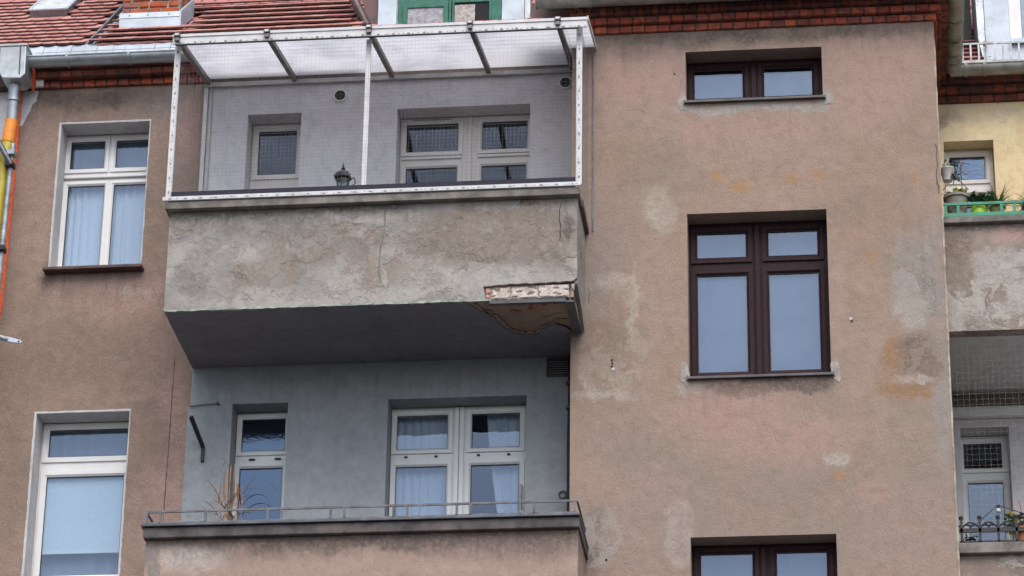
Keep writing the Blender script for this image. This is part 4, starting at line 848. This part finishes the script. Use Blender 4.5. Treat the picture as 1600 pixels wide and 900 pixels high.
# ------------------------------------------------------------------ plants
def blade(mm, p, az, L, w, rise, droop, n=6, kink=0):
    p = Vector(p); d = Vector((math.cos(az),math.sin(az),0)); side = Vector((-d.y,d.x,0)); o = len(mm.v)
    for i in range(n+1):
        t = i/n; c = p+d*(L*math.cos(rise)*t)+Vector((0,0,L*(math.sin(rise)*t-droop*t*t))); ww = w*(1-t)**.7*(.5+min(1,t*4)*.5)/2
        mm.v += [tuple(c-side*ww+Vector((0,0,ww*.3))), tuple(c), tuple(c+side*ww+Vector((0,0,ww*.3)))]
    for i in range(n):
        for j in range(2): a = o+i*3+j; mm.f.append((a,a+1,a+4,a+3))
def leaf(mm, c, d, L, w):
    c = Vector(c); d = Vector(d).normalized(); s = d.cross(Vector((rnd(-.5,.5),rnd(-.5,.5),1))).normalized(); nn = s.cross(d)*L*.12
    mm.add([c, c+d*L*.4+s*w/2+nn, c+d*L*.75+s*w*.35+nn*.6, c+d*L, c+d*L*.75-s*w*.35+nn*.6, c+d*L*.4-s*w/2+nn, c+d*L*.5], [(0,1,6),(1,2,6),(2,3,6),(3,4,6),(4,5,6),(5,0,6)])
def soft(name, mm, mat, par, **k):
    me = bpy.data.meshes.new(name); me.from_pydata([tuple(v) for v in mm.v], [], mm.f); me.materials.append(mat); return link(name, me, par, **k)
def pot(par, r0, r1, h, mat, rim=.012):
    p = obj('pot', M().lathe([(r0,0),(r0*1.02,.01),(r1,h-.03),(r1+rim,h-.028),(r1+rim,h),(r1-.012,h),(r1-.02,h-.03),(0.002,h-.03)],n=24), mat, par, smooth=True)
    obj('soil', M().lathe([(.002,h-.028),(r1-.018,h-.026),(r1-.02,h-.029)],n=20,cap=False), m_soil, p); return p
# dry reeds
d = thing('dry_plant', 'withered reed plant with bent straw leaves behind the lower balcony railing', 'plant', (-3.16,-.42,11.12)); pot(d,.10,.15,.30,m_terra)
st = M(); lf = M(); df = M()
for (bx, tx, tz, r) in ((-.08,-.06,1.95,.008),(-.06,-.02,1.62,.012),(.07,.04,1.45,.013),(-.12,-.17,1.45,.008),(-.04,-.12,1.42,.009),(.10,.10,1.40,.008)):
    st.tube([(bx,0,.28),(bx*.7+tx*.3+.01,-.02,.28+(tz-.28)*.4),(tx,rnd(-.05,.05),tz)],[r*.75,r*.6,r*.3],6)
for i in range(38):
    q = rnd(0,6.28); bl_ = lf if rnd(0,1) < .6 else df
    blade(bl_, (rnd(-.16,.08),rnd(-.05,.05),rnd(1.02,1.3)), q, rnd(.24,.50), .022, rnd(.8,1.4), rnd(.25,.8), 7)
blade(df,(.06,0,1.25),.1,.42,.026,1.15,.2,7); blade(df,(.08,0,1.2),.0,.55,.026,1.0,.75,7); blade(df,(.1,0,1.13),.05,.62,.026,.9,.85,7); blade(lf,(-.05,0,1.62),2.6,.22,.018,1.2,.9,7); blade(df,(-.02,0,1.60),3.0,.24,.020,.9,.1,5); blade(df,(.35,0,1.45),-.2,.32,.016,-.8,.1,5)
obj('stem', st, m_straw, d, smooth=True); soft('foliage', lf, m_straw, d); soft('foliage', df, m_strawdark, d)
# pots on the right upper balcony
def grassy(loc, label, r0, r1, h, mp, n, L, mat, droop, wid=.014):
    t = thing('potted_plant', label, 'potted plant', loc, 'pots standing along the green rail'); pot(t,r0,r1,h,mp); mm = M(); m2 = M()
    for i in range(n): blade(mm if i % 4 else m2, (rnd(-.03,.03),rnd(-.03,.03),h-.03), rnd(0,6.28), rnd(L*.6,L), wid, rnd(.5,1.4), rnd(droop*.5,droop), 6)
    soft('foliage', mm, mat, t); soft('foliage', m2, m_leafpale, t); return t
t = thing('potted_plant','big stone coloured bowl with pale yellow blossoms behind the green rail','potted plant',(3.775,.235,15.346),'pots standing along the green rail')
pot(t,.075,.115,.28,m_potbeige,.016); mm = M(); fm = M()
for i in range(120): leaf(mm,(rnd(-.09,.09),rnd(-.08,.08),.26+rnd(0,.05)),(rnd(-1,1),rnd(-1,1),rnd(.1,1)),rnd(.03,.06),.03)
for i in range(150): leaf(fm,(.03+rnd(-.055,.06),-.03+rnd(-.06,.05),.29+rnd(0,.05)),(rnd(-1,1),rnd(-1,.5),rnd(0,1)),.024,.022)
soft('foliage',mm,m_leafdark,t); soft('blossom',fm,m_paleyel,t)
tr_ = M()
for a, b in (((-.12,0,.1),(-.10,.02,.5)),((-.02,.0,.28),(-.02,.03,.62)),((.06,.02,.28),(.055,.04,.72)),((-.10,.0,.62),(.12,.0,.36)),((-.02,0,.68),(.14,0,.64)),((0,0,.58),(.13,0,.52)),((-.13,0,.36),(-.02,0,.50))): tr_.tube([a,b],.0045,6)
obj('trellis',tr_,m_strawdark,t)
t = thing('potted_plant','round lime green pot with a dark leafy plant behind the green rail','potted plant',(3.985,.215,15.346),'pots standing along the green rail')
obj('pot',M().lathe([(.045,0),(.072,.03),(.082,.08),(.078,.13),(.066,.16),(.058,.16),(.055,.13)],n=24,cap=True),m_potlime,t,smooth=True); mm = M()
for i in range(150): leaf(mm,(rnd(-.08,.08),rnd(-.06,.06),.15+rnd(0,.11)),(rnd(-1,1),rnd(-1,1),rnd(-.1,.9)),rnd(.04,.08),.035)
soft('foliage',mm,m_leafdark,t)
t = grassy((4.165,.235,15.346),'olive green pot with tall spiky grass leaves behind the green rail',.055,.075,.17,m_potolive,110,.36,m_leaf,.55)
mm = M(); 
for i in range(5): blade(mm,(.02,0,.16),.15+i*.12,.42,.024,1.05+i*.06,.15,6)
for i in range(140): leaf(mm,(-.10+rnd(-.08,.07),rnd(-.04,.04),.14+rnd(0,.16)),(rnd(-1,1),rnd(-1,1),rnd(0,1)),.04,.02)
soft('foliage',mm,m_leafdark,t)
grassy((4.52,.235,15.346),'dull green pot with drooping thin leaves at the right end of the green rail',.08,.11,.16,m_potgreen,170,.40,m_leaf,.75)
t = thing('cleaning_bottle','small white bottle standing between two pots behind the green rail','bottle',(4.075,.18,15.346))
obj('bottle',M().lathe([(.018,0),(.02,.01),(.02,.07),(.009,.09),(.009,.115),(.002,.116)],n=14),m_potwhite,t,smooth=True); obj('nozzle',M().box(-.012,-.03,.116,.012,.012,.132),m_beamlight,t)
t = hp = thing('hanging_planter','white wall planter with a trailing variegated plant at the corner of the yellow wall','planter',(3.70,.28,15.82))
obj('pot',M().lathe([(.05,0),(.065,.01),(.095,.16),(.10,.165),(.10,.18),(.088,.18),(.082,.16)],n=22,cap=True),m_potwhite,t,smooth=True); obj('holder',M().bar((-.10,0,.17),(-.10,0,.02),.02,.02).bar((-.10,0,.10),(-.05,0,.10),.02,.02),m_potwhite,t); mm = M(); m2 = M()
for i in range(50): leaf(mm if i % 2 else m2,(rnd(-.06,.09),rnd(-.07,.05),.17+rnd(-.02,.07)),(rnd(-.5,1),rnd(-1,1),rnd(-.3,.8)),rnd(.04,.07),.035)
for i in range(16): leaf(mm,(.09+rnd(-.03,.05),-.05,.12-rnd(0,.14)),(rnd(-.5,1),rnd(-1,0),rnd(-1,.2)),.06,.04)
soft('foliage',mm,m_leafdark,t); soft('foliage',m2,m_leafpale,t); obj('stem',M().tube([(.02,-.05,.15),(.10,-.06,.05),(.17,-.06,.03)],.005,5),m_strawdark,t)
hp.scale = (.72,.72,.8)
# pot and lights on the right lower balcony
t = thing('potted_plant','terracotta pot with small yellow flowers on the lower right ledge','potted plant',(4.24,.22,11.973)); pot(t,.07,.085,.17,m_terra); mm = M(); fm = M()
for i in range(260): leaf(mm,(rnd(-.16,.14),rnd(-.08,.08),.17+rnd(-.03,.13)),(rnd(-1,1),rnd(-1,1),rnd(0,1)),rnd(.03,.055),.028)
for c in ((-.10,-.05,.30),(-.06,-.08,.22),(-.12,-.03,.12)):
    for i in range(26): leaf(fm,(c[0]+rnd(-.018,.018),c[1]+rnd(-.01,.01),c[2]+rnd(-.014,.014)),(rnd(-1,1),rnd(-1,.2),rnd(-.5,1)),.022,.018)
soft('foliage',mm,m_leaf,t); soft('blossom',fm,m_yellowfl,t); obj('stake',M().tube([(.03,0,.15),(-.03,0,.46)],.005,5),plain('red_stake',(.35,.06,.04),.6),t)
t = thing('potted_plant','tiny dark creeping plant in the corner behind black ironwork','potted plant',(3.72,.24,11.973)); pot(t,.03,.04,.05,m_potgreen,.004); mm = M()
for i in range(60): leaf(mm,(rnd(-.05,.07),rnd(-.04,.04),.04+rnd(0,.07)),(rnd(-1,1),rnd(-1,1),rnd(-.2,1)),.035,.025)
soft('foliage',mm,m_leafdark,t)
t = thing('string_light','black string of lights with one clear bulb hung above the iron railing','string light',(4.02,.20,12.38))
obj('cable',M().tube([(-.20,0,-.18),(-.10,0,-.08),(0,0,0),(.12,0,-.05),(.26,0,-.10)],.004,6),m_black,t); bh = obj('bulb_socket',M().lathe([(.012,-.035),(.014,-.03),(.014,0),(.006,.005)],n=10),m_black,t); obj('bulb',M().lathe([(.003,-.085),(.018,-.075),(.024,-.06),(.018,-.04),(.011,-.034)],n=14),m_potwhite,t,smooth=True)

# ------------------------------------------------------------------ neighbour and scaffold at the left edge
nb = thing('neighbour_building','white rendered neighbouring house at the left edge','building',(-8,.6,0)); A3 = At((-8,.6,0))
obj('wall',A3(M().box(-12,.60,0,-5.875,1.0,17.55)),m_white_wall,nb); obj('cornice',A3(M().box(-12,.45,17.4,-6.41,.9,17.7)),m_white_wall,nb)
SL = (-5.80,.30,0); A4 = At(SL); sc = thing('scaffold','galvanised scaffold tubes with couplers beside the yellow pipe at the left edge','scaffolding',SL)
obj('standard',A4(M().tube([(-5.775,.22,16.62),(-5.79,.22,15.9),(-5.80,.22,15.2),(-5.85,.22,13.0),(-5.9,.22,0)],.026,12)),m_galv,sc,smooth=True)
obj('ledger',A4(M().tube([(-6.2,.10,17.0),(-5.945,.14,16.67),(-5.76,.16,16.35)],.030,10)),m_dark_zinc,sc,smooth=True)
for z, x in ((16.37,-5.785),(15.42,-5.80),(16.5,-5.78)): obj('coupler',A4(M().box(x-.045,.15,z-.03,x+.045,.26,z+.03)),m_galv if z > 16.4 else m_black,sc,bevel=.008)
T2 = (-5.9,.30,14.45); A5 = At(T2)
obj('brace',A4(M().tube([(-6.3,.20,14.62),(-5.75,.25,14.47),(-5.66,.26,14.44)],[.026,.026,.026],12)),m_galv,sc,smooth=True)
obj('brace_end',A4(M().prism([(-5.68,14.475),(-5.54,14.43),(-5.515,14.41),(-5.53,14.39),(-5.68,14.42)],'y',.245,.262)),m_zinc_pale,sc,bevel=.003)
obj('brace_hole',A4(M().tube([(-5.55,.2445,14.41),(-5.55,.2425,14.41)],.010,10)),m_darkhole,sc)
